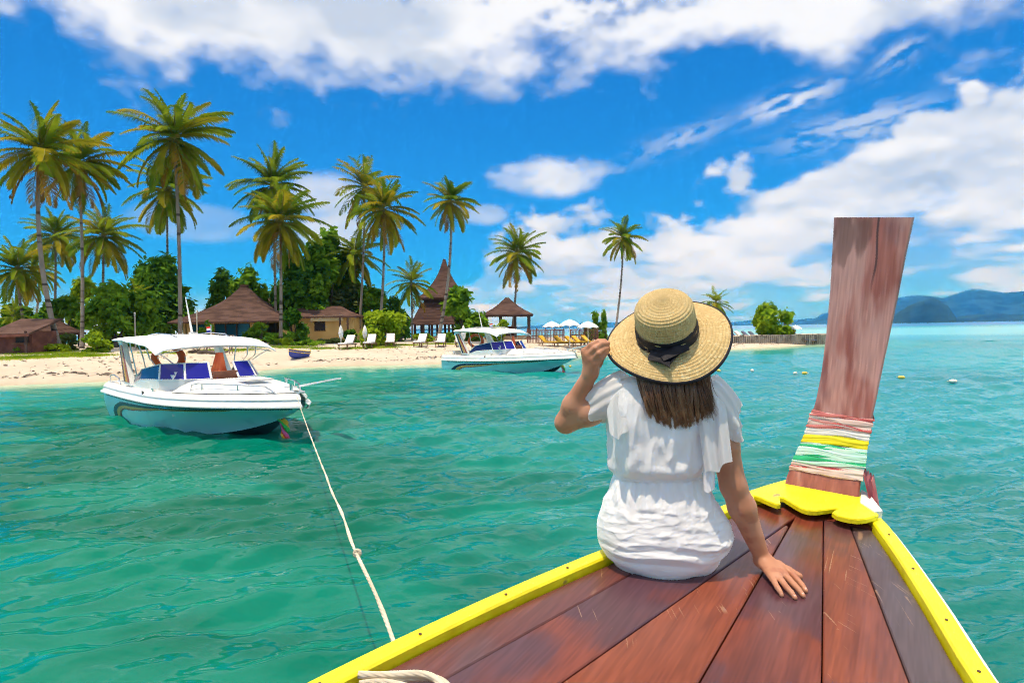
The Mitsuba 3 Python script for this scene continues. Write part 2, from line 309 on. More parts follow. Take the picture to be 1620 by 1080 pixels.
def frond_mesh(e0, seed, sparse=0.):
    """a feather frond of unit length leaving the crown at elevation e0 (degrees) and arching over under its weight"""
    rng = np.random.default_rng(seed); n = 15; s = np.linspace(0, 1, n)
    e = math.radians(e0) - s**1.25*math.radians(float(np.interp(e0, [-68, -50, -16, 18, 50, 82], [18, 28, 46, 54, 46, 34])) + rng.normal()*9)
    e = np.maximum(e, math.radians(-88)); sw = rng.normal()*.25*s**2
    ds = 1/(n-1); d = np.stack([np.cos(e)*np.cos(sw), np.cos(e)*np.sin(sw), np.sin(e)], -1)
    p = np.vstack([[0, 0, 0], np.cumsum((d[1:]+d[:-1])/2*ds, 0)])
    lf = MB(); k = 46
    for side in (-1, 1):
        for i in range(k):
            t = .13 + .87*(i+.5*rng.random())/k
            if rng.random() < sparse: continue
            o = np.array([np.interp(t, s, p[:, c]) for c in range(3)]); tn = norm([np.interp(t, s, d[:, c]) for c in range(3)])
            sd = norm(np.cross(tn, [0, 0, 1.]) + 1e-6)*side; up = np.cross(sd*side, tn)
            L = .25*math.sin(math.pi*min(1, (t*.83+.17)))**.6*rng.uniform(.8, 1.15)
            swp = .45+.75*t; droop = rng.uniform(.35, .95)
            w = .0125*rng.uniform(.8, 1.2); dirn = norm(sd + tn*swp + up*.18 + [0, 0, -.25*droop]); d2 = norm(dirn + np.array([0, 0, -1.])*droop*1.2)
            wv = norm(np.cross(dirn, [0, 0, 1.])+up*.6)*w; a = o; b = o + dirn*L*.5; c = b + d2*L*.5
            lf.add([a-wv*.5, a+wv*.5, b-wv, b+wv, c], [[0, 1, 3], [0, 3, 2], [2, 3, 4]])
    rc = MB().tube(p, np.linspace(.013, .003, n), 4, cap=False)
    return lf.mesh(), rc.mesh()
ELEV = [82, 66, 50, 34, 18, 2, -16, -34, -52, -68]
FRONDS = {}
def frond_proto(e, v, mat, sparse):
    k = (e, v, mat, sparse)
    if k not in FRONDS:
        lf, rc = frond_mesh(e, 100+ELEV.index(e)*7+v, sparse); FRONDS[k] = mikit.ply(lf, mat)
        if (e, v) not in FRONDS: FRONDS[(e, v)] = mikit.ply(rc, 'rachis', smooth=True)
    return FRONDS[k], FRONDS[(e, v)]

def palm(label, cx, cy, d, bx, flen, seed, n=24, lean=0., dry=.12, yel=.35, low=-68, high=82, sparse=0., group='tall coconut palms of the island', rad=.15, coconuts=5, dd=0., name='coconut_palm', zb=None):
    rng = np.random.default_rng(seed); k = thing(name, label, 'palm tree', group)
    top = P(cx, cy, d); by = d+dd; bxw = P(bx, 520, by)[0]; z0 = gz(bxw, by)-.4 if zb is None else zb
    b = np.array([bxw, by, z0]); L = flen*d/1080*1.0; n = int(n*1.6)
    mid = (top+b)/2 + np.array([lean, lean*.3, 0]); t = np.linspace(0, 1, 22)[:, None]
    path = (1-t)**2*b + 2*t*(1-t)*mid + t**2*top
    rr = rad*(1.0 - .42*t[:, 0]) + rad*.9*np.exp(-t[:, 0]*(top[2]-z0)/.55) + rad*.05*np.sin(t[:, 0]*60)
    part(k, 'trunk', MB().tube(path, rr, 9), 'palm_bark', True)
    path = path[-1]
    for i in range(n):
        f = (i+.5)/n; e = high + (low*.86-high)*f**1.0 + rng.normal()*6; e = min(ELEV, key=lambda q: abs(q-e)); az = i*2.39996 + rng.normal()*.22 + seed
        mat = 'frond_green'
        if rng.random() < yel*(.3+1.1*f): mat = 'frond_yellow'
        if f > .82 and rng.random() < dry*2.2: mat = 'frond_dry'
        lf, rc = frond_proto(e, int(rng.integers(2)), mat, sparse if mat != 'frond_dry' else .45)
        m = T().translate((top+[0, 0, .12-.35*f]).tolist()).rotate([0, 0, 1], math.degrees(az)).scale(L*rng.uniform(.86, 1.12)*(1.0 if e < 60 else .85))
        fk = put(k+'__frond', lf, m); put(fk+'__rachis', rc, m)
    for i in range(coconuts):
        a = rng.uniform(0, 6.28); c = top + [math.cos(a)*.28, math.sin(a)*.28, -.35-.2*rng.random()]
        part(k, 'coconut', MB().ball(c, .14, 1), 'coconut', True)
    return k

def leaves(lobes, n, size, seed, up=.6, shell=.55):
    """leaf-sized faces spread through lobes (centre, radii)"""
    rng = np.random.default_rng(seed); vol = np.array([np.prod(r)**.72 for c, r in lobes]); pick = rng.choice(len(lobes), n, p=vol/vol.sum())
    c = np.array([l[0] for l in lobes])[pick]; r = np.array([l[1] for l in lobes])[pick]
    u = rng.normal(size=(n, 3)); u /= np.linalg.norm(u, axis=1, keepdims=True); rad = (shell+(1-shell)*rng.random(n))**.7*(1+.12*rng.normal(size=n))
    # ragged surface: twigs in clumps
    cl = rng.normal(size=(max(8, n//28), 3)); cl /= np.linalg.norm(cl, axis=1, keepdims=True); j = rng.integers(len(cl), size=n)
    rad = rad*(1+.16*rng.normal(size=len(cl)))[j]; u = np.where((rng.random(n) < .78)[:, None], cl[j] + .22*rng.normal(size=(n, 3)), u); u /= np.linalg.norm(u, axis=1, keepdims=True)
    p = c + u*rad[:, None]*r
    nn = u*.7 + rng.normal(size=(n, 3))*.55 + [0, 0, up]; nn /= np.linalg.norm(nn, axis=1, keepdims=True)
    a = np.cross(nn, rng.normal(size=(n, 3))); a /= np.linalg.norm(a, axis=1, keepdims=True); b = np.cross(nn, a)
    s = size*rng.uniform(.6, 1.35, (n, 1)); a, b = a*s, b*s*.55
    v = np.stack([p-a, p+b+nn*s*.12, p+a, p-b+nn*s*.12], 1).reshape(-1, 3); i = np.arange(n)*4
    return v, np.vstack([np.stack([i, i+1, i+2], 1), np.stack([i, i+2, i+3], 1)])
def bush_lobes(c, w, h, dp, n, seed, low=0.):
    rng = np.random.default_rng(seed); out = []
    for i in range(n):
        a = rng.uniform(0, 6.28); q = math.sqrt(rng.random()); z = low + (1-low)*rng.random()
        k = math.sqrt(max(.12, 1-(2*abs(z-.45))**2*.75))
        out.append((np.array(c)+[math.cos(a)*q*w*.43*k, math.sin(a)*q*dp*.40*k, z*h*.88], np.array([w, dp, h*1.0])*rng.uniform(.09, .20)))
    return out
def tree(name, label, cat, px, top, d, w, mat, n, size, seed, base=None, trunk=True, group=None, lobes=14, low=.32, dp=None):
    """a broad-leaved tree or bush: px = middle, top = top of its crown, w = width, in pixels at distance d"""
    s = d/1080; c = P(px, top, d); g = gz(c[0], c[1]); h = max(c[2]-g, .45); W = w*s; dp = (W*.8 if dp is None else dp)
    k = thing(name, label, cat, group); lb = bush_lobes((c[0], c[1], g), W, h, dp, lobes, seed, low)
    if trunk:
        m = MB(); rng = np.random.default_rng(seed+5); fork = np.array([c[0]+rng.normal()*.1, c[1], g+h*low*.9]); r0_ = .045*h**.7+.03
        m.tube([[c[0], c[1], g-.3], (np.array([c[0], c[1], g])+fork)/2+rng.normal(size=3)*.06, fork], [r0_*1.3, r0_, r0_*.8], 8)
        for cc, rr in lb[:9]: m.tube([fork-[0, 0, .1], (fork+cc)/2+rng.normal(size=3)*.12, cc], [r0_*.6, r0_*.4, r0_*.14], 5)
        part(k, 'trunk', m, 'branch_bark', True)
    part(k, 'crown', leaves(lb, n, size, seed), mat)
    return k
# ---------------------------------------------------------------- materials of buildings and beach things
M('shingle', bump(pr(varied((.062, .034, .027), (.115, .066, .052), 1.3, 4, 5.), .85, .2), lambda p, n, uv: .03*dr.abs(dr.sin(p.z*9)) + .02*noise(p.x*9, p.y*9, p.z*9), 1., 1e-2))
M('roof_ridge', pr((.085, .045, .032), .8, .2))
M('dark_timber', pr(varied((.035, .018, .012), (.075, .04, .028), 1.5), .7))
M('red_timber', pr(varied((.10, .03, .02), (.17, .06, .04), 2.), .7))
M('ochre_wall', pr(varied((.52, .36, .13), (.62, .46, .20), .8), .85, .2))
M('cream_fascia', pr(varied((.62, .52, .30), (.70, .60, .38), .8), .8, .2))
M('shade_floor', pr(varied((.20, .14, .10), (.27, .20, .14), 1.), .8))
M('blue_glass', pr((.012, .075, .13), .08, .7))
M('dark_inside', pr((.02, .02, .022), .7))
M('white_cloth', pr(varied((.74, .74, .72), (.82, .82, .80), 2.), .8, .2, sheen=.3))
M('canvas_thin', pr((.80, .80, .79), .8, .2))
M('yellow_pad', pr(varied((.62, .36, .03), (.74, .46, .06), 3.), .8, .2))
M('blue_pad', pr((.12, .15, .22), .8, .2))
M('teak', pr(varied((.13, .07, .035), (.22, .13, .07), 4.), .7))
M('stone_post', pr(varied((.12, .10, .085), (.26, .23, .19), 1.7), .95, .1))
M('steel', pr((.75, .75, .75), .18, .5, 1.))
M('driftwood', pr(varied((.08, .06, .05), (.20, .16, .13), 2.), .95, .1))
M('buoy_yellow', pr((.75, .55, .10), .4)); M('buoy_white', pr((.75, .70, .60), .45))
M('orange_vinyl', pr(varied((.75, .10, .02), (.82, .16, .03), 5.), .45)); M('pink_vinyl', pr((.72, .05, .22), .4))
M('white_paint', pr((.78, .78, .76), .4))
M('concrete', pr(varied((.36, .33, .29), (.46, .43, .38), 2.), .9, .1))

def curved_hip(mb, c, w, d, z0, z1, top=(0., 0.), sag=.16, n=9, R=None):
    """a hipped roof with sagging (concave) slopes between eaves (w x d at z0) and a ridge or point (top at z1), with a thick eave"""
    t = np.linspace(0, 1, n); rings = []
    for q in t:
        s = (1-q) - sag*math.sin(math.pi*q)*(1-q*.3)
        hw, hd = top[0]/2+(w-top[0])/2*s, top[1]/2+(d-top[1])/2*s
        rings.append([(-hw, -hd), (hw, -hd), (hw, hd), (-hw, hd)])
    g = np.array([[(x, y, z0+(z1-z0)*q) for x, y in r] for r, q in zip(rings, t)])
    und = g[:1].copy(); und[..., 2] -= .16; cen = und.copy(); cen[..., :2] *= .15
    g = np.concatenate([cen, und, g])
    if R is not None: g = g @ np.asarray(R).T
    mb.grid(g + c, close_v=True); return mb
def rotz(a): c, s = math.cos(a), math.sin(a); return np.array([[c, -s, 0], [s, c, 0], [0, 0, 1.]])

# ---------------------------------------------------------------- bungalow with the tall hipped roof, its long low wings behind
def bungalow():
    k = thing('bungalow', 'ochre walled bungalow with tall brown shingle roof and blue glass doors', 'house'); d = 66.; s = d/1080
    x0, x1 = P(276, 510, d)[0], P(446, 510, d)[0]; g = 1.15; ze = P(360, 508, d)[2]; zt = P(333, 449, d)[2]; xc = P(338, 0, d)[0]; yc = d+4.2
    part(k, 'floor', MB().box([(x0+x1)/2, yc, g-.1], [x1-x0-.4, 8.2, .5]), 'concrete')
    xm = (x0+x1)/2; w = x1-x0
    wl = MB(); yw = d+.9
    px = [283, 290, 313, 327, 362, 384, 394, 441]
    for a, b in ((283, 290), (313, 327), (384, 394), (436, 441)): wl.box([P((a+b)/2, 0, yw)[0], yw, (ze+g)/2], [(b-a)*s, .22, ze-g])
    wl.box([xm, yw, ze-.09], [w-.9, .2, .2]); wl.box([xm, yc+3.4, (ze+g)/2], [w-.9, .2, ze-g]); wl.box([x0+.5, yc, (ze+g)/2], [.2, 6.6, ze-g]); wl.box([x1-.5, yc, (ze+g)/2], [.2, 6.6, ze-g])
    part(k, 'wall', wl, 'ochre_wall')
    for a, b in ((290, 313), (327, 344.5), (344.5, 362), (362, 384)):
        dk = part(k, 'glass_door', MB().box([P((a+b)/2, 0, yw)[0], yw+.04, (ze+g)/2-.1], [(b-a)*s-.06, .04, ze-g-.2]), 'blue_glass')
        f = MB(); x_a, x_b = P(a, 0, yw)[0]+.03, P(b, 0, yw)[0]-.03
        for x in (x_a, x_b): f.box([x, yw-.01, (ze+g)/2-.1], [.07, .1, ze-g-.2])
        f.box([(x_a+x_b)/2, yw-.01, ze-.235], [x_b-x_a-.07, .1, .07]); f.box([(x_a+x_b)/2, yw-.01, g+.04], [x_b-x_a-.07, .1, .07])
        part(dk, 'frame', f, 'dark_timber')
    rf = part(k, 'roof', curved_hip(MB(), [xm, yc, 0], w+.5, 10.2, ze, zt, (.5, .4), .2), 'shingle', 30)
    part(rf, 'ridge_cap', MB().box([xm, yc, zt+.06], [.7, .6, .2]), 'roof_ridge')
    # a second, lower hip behind on the right
    part(k, 'roof', curved_hip(MB(), [P(425, 0, d+9)[0], d+10, 0], 9.5, 8, P(0, 497, d+9)[2], P(425, 470, d+9)[2], (4.5, .5), .12), 'shingle', 30)
    dish = MB().ball(P(394, 485, d+4), .33, 2); part(k, 'roof_dish', dish, 'white_paint', True)
bungalow()
def long_house():
    k = thing('long_house', 'low ochre resort building with cream fascia half hidden by shrubs', 'house'); d = 69.; s = d/1080; g = 1.15
    x0, x1 = P(444, 0, d)[0], P(548, 0, d)[0]; ze = P(500, 503, d)[2]; w = x1-x0; xm = (x0+x1)/2
    part(k, 'wall', MB().box([xm, d+3, (g+ze)/2], [w, 5.6, ze-g]), 'ochre_wall')
    part(k, 'fascia', MB().box([P(508, 0, d)[0], d-.35, ze-.05], [50*s, .5, .55]), 'cream_fascia')
    part(k, 'roof', curved_hip(MB(), [xm-.6, d+3, 0], w+2.4, 7.6, ze+.16, P(500, 483, d)[2], (w*.6, .4), .1), 'shingle', 30)
    wk = part(k, 'window', MB().box([P(494, 0, d)[0], d+.17, ze-.85], [17*s, .06, .75]), 'dark_inside')
    part(wk, 'frame', MB().box([P(494, 0, d)[0], d+.16, ze-1.27], [18*s, .16, .08]).box([P(494, 0, d)[0], d+.16, ze-.43], [18*s, .16, .08]), 'dark_timber')
    for x in (533, 545): part(k, 'post', MB().box([P(x, 0, d)[0], d-1.5, (g+ze)/2], [.16, .16, ze-g]), 'dark_timber')
long_house()
def pavilion(label, px0, px1, eave_y, d, floor_g, upper, peak_y, peak_x, posts, name='pavilion', stools=False):
    k = thing(name, label, 'pavilion'); s = d/1080; x0, x1 = P(px0, 0, d)[0], P(px1, 0, d)[0]; w = x1-x0; xm = (x0+x1)/2; ze = P(700, eave_y, d)[2]; dp = w*.9; yc = d+dp/2
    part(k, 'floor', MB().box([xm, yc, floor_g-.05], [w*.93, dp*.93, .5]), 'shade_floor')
    for q in posts:
        for yy in (d+dp*.06, d+dp*.94): part(k, 'post', MB().box([x0+w*q, yy, (floor_g+ze)/2+.1], [.24, .24, ze-floor_g+.1]), 'dark_timber')
    rl = MB()
    for yy in (d+dp*.06, d+dp*.94):
        for z in (.35, .85): rl.box([xm, yy, floor_g+.2+z], [w*.86, .06, .07])
    if stools: part(k, 'railing', rl, 'dark_timber')
    if upper:
        u0, u1, uy, um = upper; zu = P(700, uy, d)[2]; zm = P(700, um, d)[2]; wu = (u1-u0)*s; xc = P((u0+u1)/2, 0, d)[0]
        part(k, 'roof', curved_hip(MB(), [xm, yc, 0], w+.2, dp+.2, ze, zm, (wu*.86, wu*.8), .10), 'shingle', 30)
        part(k, 'clerestory', MB().box([xc, yc, (zm+zu)/2], [wu*.80, wu*.74, zu-zm+.5]), 'dark_timber')
        rk = part(k, 'roof', curved_hip(MB(), [xc, yc, 0], wu, wu*.95, zu, P(peak_x, peak_y, d+dp/2)[2], (.25, .25), .22), 'shingle', 30)
    else: rk = part(k, 'roof', curved_hip(MB(), [xm, yc, 0], w+.2, dp+.2, ze, P(peak_x, peak_y, d+dp/2)[2], (.35, .35), .12), 'shingle', 30)
    return k, xm, yc, ze, w, dp
pavilion('open beach restaurant under a two tier spire roof of brown shingles', 640, 737, 511, 80., 1.3, (652, 730, 470, 478), 410, 693, (.06, .2, .34, .48, .62, .76, .94), 'spire_pavilion', True)
k3, xm, yc, ze, w, dp = pavilion('small square gazebo with pointed brown roof behind the farther speedboat', 754, 834, 499, 70., 1.3, None, 471, 788, (.06, .36, .66, .94), 'gazebo', True)
part(k3, 'bar_counter', MB().box([xm-.6, yc, 1.9], [w*.5, dp*.4, 1.2]), 'red_timber')
def beach_hut():
    k = thing('beach_hut', 'small red timber hut with flat tiled roof at the left edge', 'hut'); d = 44.; s = d/1080; g = gz(P(15, 0, d)[0], d)
    x0, x1 = P(-30, 0, d)[0], P(34, 0, d)[0]; xm = (x0+x1)/2; zr = P(10, 524, d)[2]
    part(k, 'wall', MB().box([xm, d+1.5, (g+zr)/2], [x1-x0-.35, 2.4, zr-g]), 'red_timber')
    part(k, 'hatch', MB().box([P(14, 0, d)[0], d+.28, zr-.5], [20*s, .05, .45]), 'dark_inside')
    part(k, 'counter', MB().box([P(14, 0, d)[0], d+.15, zr-.8], [24*s, .3, .06]), 'teak')
    R = np.array([[1, 0, 0], [0, math.cos(.3), -math.sin(.3)], [0, math.sin(.3), math.cos(.3)]])
    rk = part(k, 'roof', MB().box([xm, d+1.2, zr+.28], [x1-x0+.25, 3.5, .12], R), 'shingle')
    part(rk, 'fascia', MB().box([xm, d-.45, zr-.26], [x1-x0+.27, .06, .2]), 'red_timber')
    for x in (x0+.2, x1-.15): part(k, 'post', MB().box([x, d-.3, (g+zr)/2], [.12, .12, zr-g]), 'dark_timber')
beach_hut()
def back_hut():
    k = thing('thatched_shelter', 'low brown shelter roof behind the leaning palm trunk on the left', 'shelter'); d = 58.; g = 1.1
    c = P(45, 0, d)[0]; ze = P(45, 527, d)[2]
    part(k, 'roof', curved_hip(MB(), [c, d+2, 0], 3.4, 3.6, ze, P(45, 503, d)[2], (.3, .3), .1), 'shingle', 30)
    for a in (-1.3, 1.3):
        for b in (.6, 3.4): part(k, 'post', MB().box([c+a, d+b, (g+ze)/2], [.14, .14, ze-g+.2]), 'dark_timber')
back_hut()

# ---------------------------------------------------------------- trees, palms, bushes
palm('tallest coconut palm at the far left with orange dying fronds', 64, 238, 47., 97, 94, 11, 27, -1.2, .5, .4, high=84, low=-72, coconuts=8, rad=.19, group=None)
palm('coconut palm with straight trunk just right of the orange fronded one', 124, 258, 54., 128, 80, 12, 25, .3, .2, .4, group=None)
palm('shorter coconut palm in front of the dark broadleaf tree on the left', 163, 372, 63., 155, 66, 13, 24, .3, .1, .35, group=None)
palm('tallest palm of the whole island, rising beside the bungalow', 275, 218, 56., 284, 92, 14, 27, .3, .15, .3, low=-74, coconuts=8, rad=.18, group=None)
palm('coconut palm half hidden behind the tallest one beside the bungalow', 265, 300, 74., 270, 72, 15, 24, -.3, .1, .4, low=-72, group=None)
palm('low coconut palm at the left edge over the red hut', 28, 425, 60., 52, 62, 16, 24, -.6, .1, .2, group=None)
palm('low coconut palm behind the leaning trunk on the left', 88, 372, 66., 84, 58, 17, 22, .1, .1, .2, group=None)
palm('dark coconut palm standing behind the yellow tipped one near the bungalow', 431, 292, 70., 436, 70, 18, 25, .1, .1, .15, high=86, group=None)
palm('coconut palm with yellow hanging tips in front of the bungalow', 443, 349, 58., 443, 77, 19, 27, .1, .2, .5, low=-76, coconuts=8, group=None)
palm('thin crowned coconut palm, left one of the pair right of the bungalow', 577, 296, 72., 566, 66, 20, 21, .3, .25, .4, sparse=.25, group=None)
palm('yellow green coconut palm, right one of the pair right of the bungalow', 607, 330, 64., 596, 66, 21, 25, .5, .2, .5, low=-74, group=None)
palm('slanting coconut palm in front of the spire roof', 713, 318, 60., 689, 52, 22, 24, .9, .15, .45, low=-72, group=None)
palm('coconut palm behind the small gazebo', 818, 400, 76., 808, 54, 23, 24, .3, .2, .45, low=-72, group=None)
palm('lone coconut palm rising from behind the straw hat', 986, 376, 84., 971, 41, 24, 24, .5, .15, .3, low=-64, group=None)
palm('young palm with feathery crown in front of the spire pavilion', 651, 446, 70., 652, 46, 25, 18, 0, .1, .15, coconuts=0, rad=.11, group=None)
palm('coconut palm crown buried in the broadleaf trees right of the bungalow', 561, 402, 76., 560, 56, 26, 22, .1, .1, .3, group=None)
palm('small palm top showing just over the right of the hat brim', 1133, 478, 78., 1131, 29, 27, 18, 0, .1, .3, coconuts=0, rad=.12, group=None)
palm('short bushy palm at the far left beside the shelter', 20, 500, 54., 20, 34, 28, 14, 0, 0, .1, coconuts=0, rad=.12, group=None)
palm('slim palm with leaning trunk in the gap at left', 62, 430, 78., 44, 40, 29, 18, .6, .1, .2, coconuts=0, group=None)
palm('pale young palm in the shrubs left of the tallest palm', 212, 470, 62., 212, 34, 30, 14, 0, 0, .1, coconuts=0, rad=.09, group=None)

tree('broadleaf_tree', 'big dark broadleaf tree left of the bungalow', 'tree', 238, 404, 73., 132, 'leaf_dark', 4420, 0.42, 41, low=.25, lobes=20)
tree('broadleaf_tree', 'mid green tree between the palm trunks at left', 'tree', 182, 452, 57., 120, 'leaf_mid', 3060, 0.36, 42, low=.12, lobes=16)
tree('broadleaf_tree', 'small round tree above the right end of the bungalow roof', 'tree', 398, 424, 72., 66, 'leaf_mid', 1870, 0.39, 43, low=.5)
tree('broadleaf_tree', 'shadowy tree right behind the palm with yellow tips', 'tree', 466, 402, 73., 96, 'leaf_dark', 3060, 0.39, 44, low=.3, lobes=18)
tree('broadleaf_tree', 'tall dense green tree in the middle of the island', 'tree', 520, 366, 75., 92, 'leaf_mid', 4420, 0.39, 45, low=.3, lobes=20)
tree('broadleaf_tree', 'grey green feathery tree leaning over the low building', 'tree', 556, 440, 76., 84, 'leaf_olive', 2400, .26, 46, low=.45, lobes=12)
tree('broadleaf_tree', 'rounded tree between the spire pavilion and the gazebo', 'tree', 732, 458, 68., 72, 'leaf_mid', 2380, 0.36, 47, low=.3)
tree('broadleaf_tree', 'lone bright green tree on the sandy point', 'tree', 1222, 479, 72., 66, 'leaf_lime', 2210, 0.35, 48, low=.22, lobes=13)
tree('shrub', 'large lime green bush beside the white loungers', 'bush', 602, 490, 56., 98, 'leaf_lime', 3000, .24, 49, low=.02, lobes=16)
tree('shrub', 'yellow green bush in front of the left palms', 'bush', 155, 524, 46., 56, 'leaf_lime', 2000, .16, 50, low=.02)
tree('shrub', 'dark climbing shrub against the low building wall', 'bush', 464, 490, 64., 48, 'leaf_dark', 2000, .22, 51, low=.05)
tree('shrub', 'leafy shrub under the bungalow eaves', 'bush', 412, 510, 61., 50, 'leaf_mid', 1600, .2, 52, low=.05)
tree('shrub', 'low shrub in front of the long building', 'bush', 520, 536, 62., 40, 'leaf_olive', 1100, .18, 53, low=.02)
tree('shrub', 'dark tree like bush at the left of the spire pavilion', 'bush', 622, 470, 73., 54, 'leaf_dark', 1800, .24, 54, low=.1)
tree('shrub', 'yellow leafed garden plant before the pavilion posts', 'bush', 672, 527, 64., 34, 'leaf_lime', 900, .16, 55, low=.02, trunk=False)
tree('shrub', 'small palm like plant beside the gazebo counter', 'bush', 795, 506, 66., 34, 'leaf_lime', 700, .22, 56, low=.1)
tree('shrub', 'upright leafy bush just left of the hat', 'bush', 944, 492, 66., 26, 'leaf_mid', 900, .2, 57, low=.05)
tree('shrub', 'low dark shrub by the red hut', 'bush', 62, 532, 46., 40, 'leaf_mid', 900, .16, 58, low=.02, trunk=False)
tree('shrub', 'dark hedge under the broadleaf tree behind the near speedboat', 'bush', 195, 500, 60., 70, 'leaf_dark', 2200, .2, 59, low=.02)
tree('shrub', 'scrubby bush at the foot of the leaning left palm', 'bush', 105, 530, 49., 44, 'leaf_olive', 1000, .15, 60, low=.02, trunk=False)
tree('shrub', 'garden shrub right of the bungalow doors', 'bush', 438, 524, 59., 44, 'leaf_mid', 1200, .17, 62, low=.02, trunk=False)
tree('shrub', 'low green plant under the slanting palm', 'bush', 712, 526, 62., 30, 'leaf_mid', 800, .16, 63, low=.02, trunk=False)
tree('shrub', 'small plants behind the closed parasol by the low building', 'bush', 556, 522, 63., 34, 'leaf_dark', 900, .18, 64, low=.02, trunk=False)
tree('shrub', 'dry straw coloured scrub right of the point tree', 'bush', 1247, 498, 73., 22, 'frond_yellow', 600, .18, 65, low=.1)
tree('shrub', 'narrow cypress like plant left of the hat brim', 'bush', 956, 486, 66., 10, 'leaf_mid', 500, .16, 66, low=.02)

for i, (px, tp, d, w, mt, n, sz, t) in enumerate([
    (100, 470, 66, 80, 'leaf_mid', 2000, .32, 'green tree behind the straight trunk on the left'), (128, 440, 70, 60, 'leaf_lime', 1400, .3, 'light green tree crown between the two left trunks'),
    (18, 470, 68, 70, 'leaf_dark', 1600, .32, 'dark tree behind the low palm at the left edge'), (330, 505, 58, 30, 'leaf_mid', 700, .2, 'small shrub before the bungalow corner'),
    (352, 426, 78, 60, 'leaf_dark', 1500, .34, 'tree top peeping over the bungalow roof'), (492, 432, 72, 60, 'leaf_mid', 1800, .3, 'green tree left of the tall dense one'),
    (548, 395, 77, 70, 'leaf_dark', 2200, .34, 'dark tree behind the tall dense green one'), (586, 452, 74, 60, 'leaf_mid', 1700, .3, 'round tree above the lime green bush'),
    (630, 500, 66, 50, 'leaf_mid', 1400, .24, 'bush between the lime green one and the pavilion'), (455, 535, 58, 40, 'leaf_lime', 1100, .17, 'light green bush at the foot of the yellow tipped palm'),
    (395, 536, 57, 46, 'leaf_mid', 1200, .17, 'bush on the sand edge behind the near speedboat canopy'), (490, 548, 57, 44, 'leaf_mid', 1000, .16, 'low bush before the ochre wall'),
    (235, 530, 52, 60, 'leaf_mid', 1500, .2, 'low green bush under the big dark tree'), (85, 545, 46, 50, 'leaf_lime', 1000, .13, 'low creeping bush left of the yellow green one'), (32, 540, 45, 50, 'leaf_mid', 1000, .14, 'low bush right of the red hut counter'),
    (748, 500, 66, 40, 'leaf_mid', 1000, .22, 'shrub at the left post of the gazebo'), (928, 512, 65, 20, 'leaf_olive', 500, .17, 'thin plant behind the rightmost open parasol')]):
    tree('shrub' if w < 55 else 'broadleaf_tree', t, 'bush' if w < 55 else 'tree', px, tp, d, w, mt, n, sz, 80+i, low=.04 if tp > 495 else .3, lobes=13)

def grass():
    rng = np.random.default_rng(4); mb = MB()
    spots = [(15, 566, 60, 5), (60, 568, 60, 5), (110, 564, 60, 4), (20, 572, 50, 3), (150, 562, 30, 3), (255, 556, 40, 2), (340, 553, 30, 2), (560, 548, 30, 2), (600, 547, 40, 2), (700, 545, 40, 1.5), (28, 572, 30, 5), (92, 568, 22, 4), (430, 553, 36, 3), (470, 551, 40, 3), (380, 552, 30, 4), (60, 560, 40, 3), (120, 556, 30, 3), (640, 548, 30, 2), (510, 549, 26, 2)]
    vs, fs = [], []
    for px, py, w, h in spots:
        c = G(px, py, gz(*G(px, py, 1.)[:2])); s = c[1]/1080
        n = int(w*34); x = c[0]+rng.normal(size=n)*w*s*.42; y = c[1]+rng.normal(size=n)*h*s*5; z = ground(x, y)
        a = rng.uniform(0, 6.28, n); hh = rng.uniform(.05, .17, n); le = rng.normal(size=(n, 2))*.05
        p = np.stack([x, y, z-.02], 1); u = np.stack([np.cos(a), np.sin(a), 0*a], 1)*.022; t = p+np.stack([le[:, 0], le[:, 1], hh], 1)
        i = np.arange(n)*3 + sum(map(len, vs)); vs.append(np.stack([p-u, p+u, t], 1).reshape(-1, 3)); fs.append(np.stack([i, i+1, i+2], 1))
    scene['beach_grass'] = mikit.ply((np.vstack(vs), np.vstack(fs)), 'leaf_lime'); labels['beach_grass'] = {'label': 'tufts of bright grass and creeper on the sand', 'category': 'grass', 'kind': 'stuff'}
grass()

# ---------------------------------------------------------------- beach furniture
def lounger_protos(pad):
    f = MB()
    for y in (-.28, .28): f.box([0, y, .30], [1.95, .05, .07])
    for x in (-.85, -.2, .45, .95): f.box([x, 0, .30], [.06, .51, .05])
    back = []
    a = math.radians(42); R = np.array([[math.cos(a), 0, -math.sin(a)], [0, 1, 0], [math.sin(a), 0, math.cos(a)]])
    m = MB().box([-.35, 0, .385], [1.25, .54, .09]); b = MB().box(np.array([.27, 0, .36])+R@[.36, 0, .05], [.74, .54, .09], R)
    br = MB().box(np.array([.27, 0, .36])+R@[.36, 0, -.02], [.74, .60, .04], R)
    leg = MB().box([0, 0, .14], [.06, .06, .30])
    return [('frame', mikit.ply(f.mesh(), 'teak'), None), ('mattress', mikit.ply(m.mesh(), pad), None), ('backrest', mikit.ply(b.mesh(), pad), None), ('back_board', mikit.ply(br.mesh(), 'teak'), None)] + \
           [('leg', mikit.ply(MB().box([x, y, .13], [.06, .06, .32]).mesh(), 'teak'), None) for x in (-.8, .75) for y in (-.27, .27)]
LG = {p: lounger_protos(p) for p in ('white_cloth', 'yellow_pad', 'blue_pad')}
def lounger(label, px, d, yaw, pad, group, sc=1.0):
    c = P(px, 520, d); k = thing('beach_lounger', label, 'lounger', group); m = yawed(c[0], c[1], gz(c[0], c[1])-.02, yaw, sc)
    for n, s, _ in LG[pad]: put(k+'__'+n, s, m)
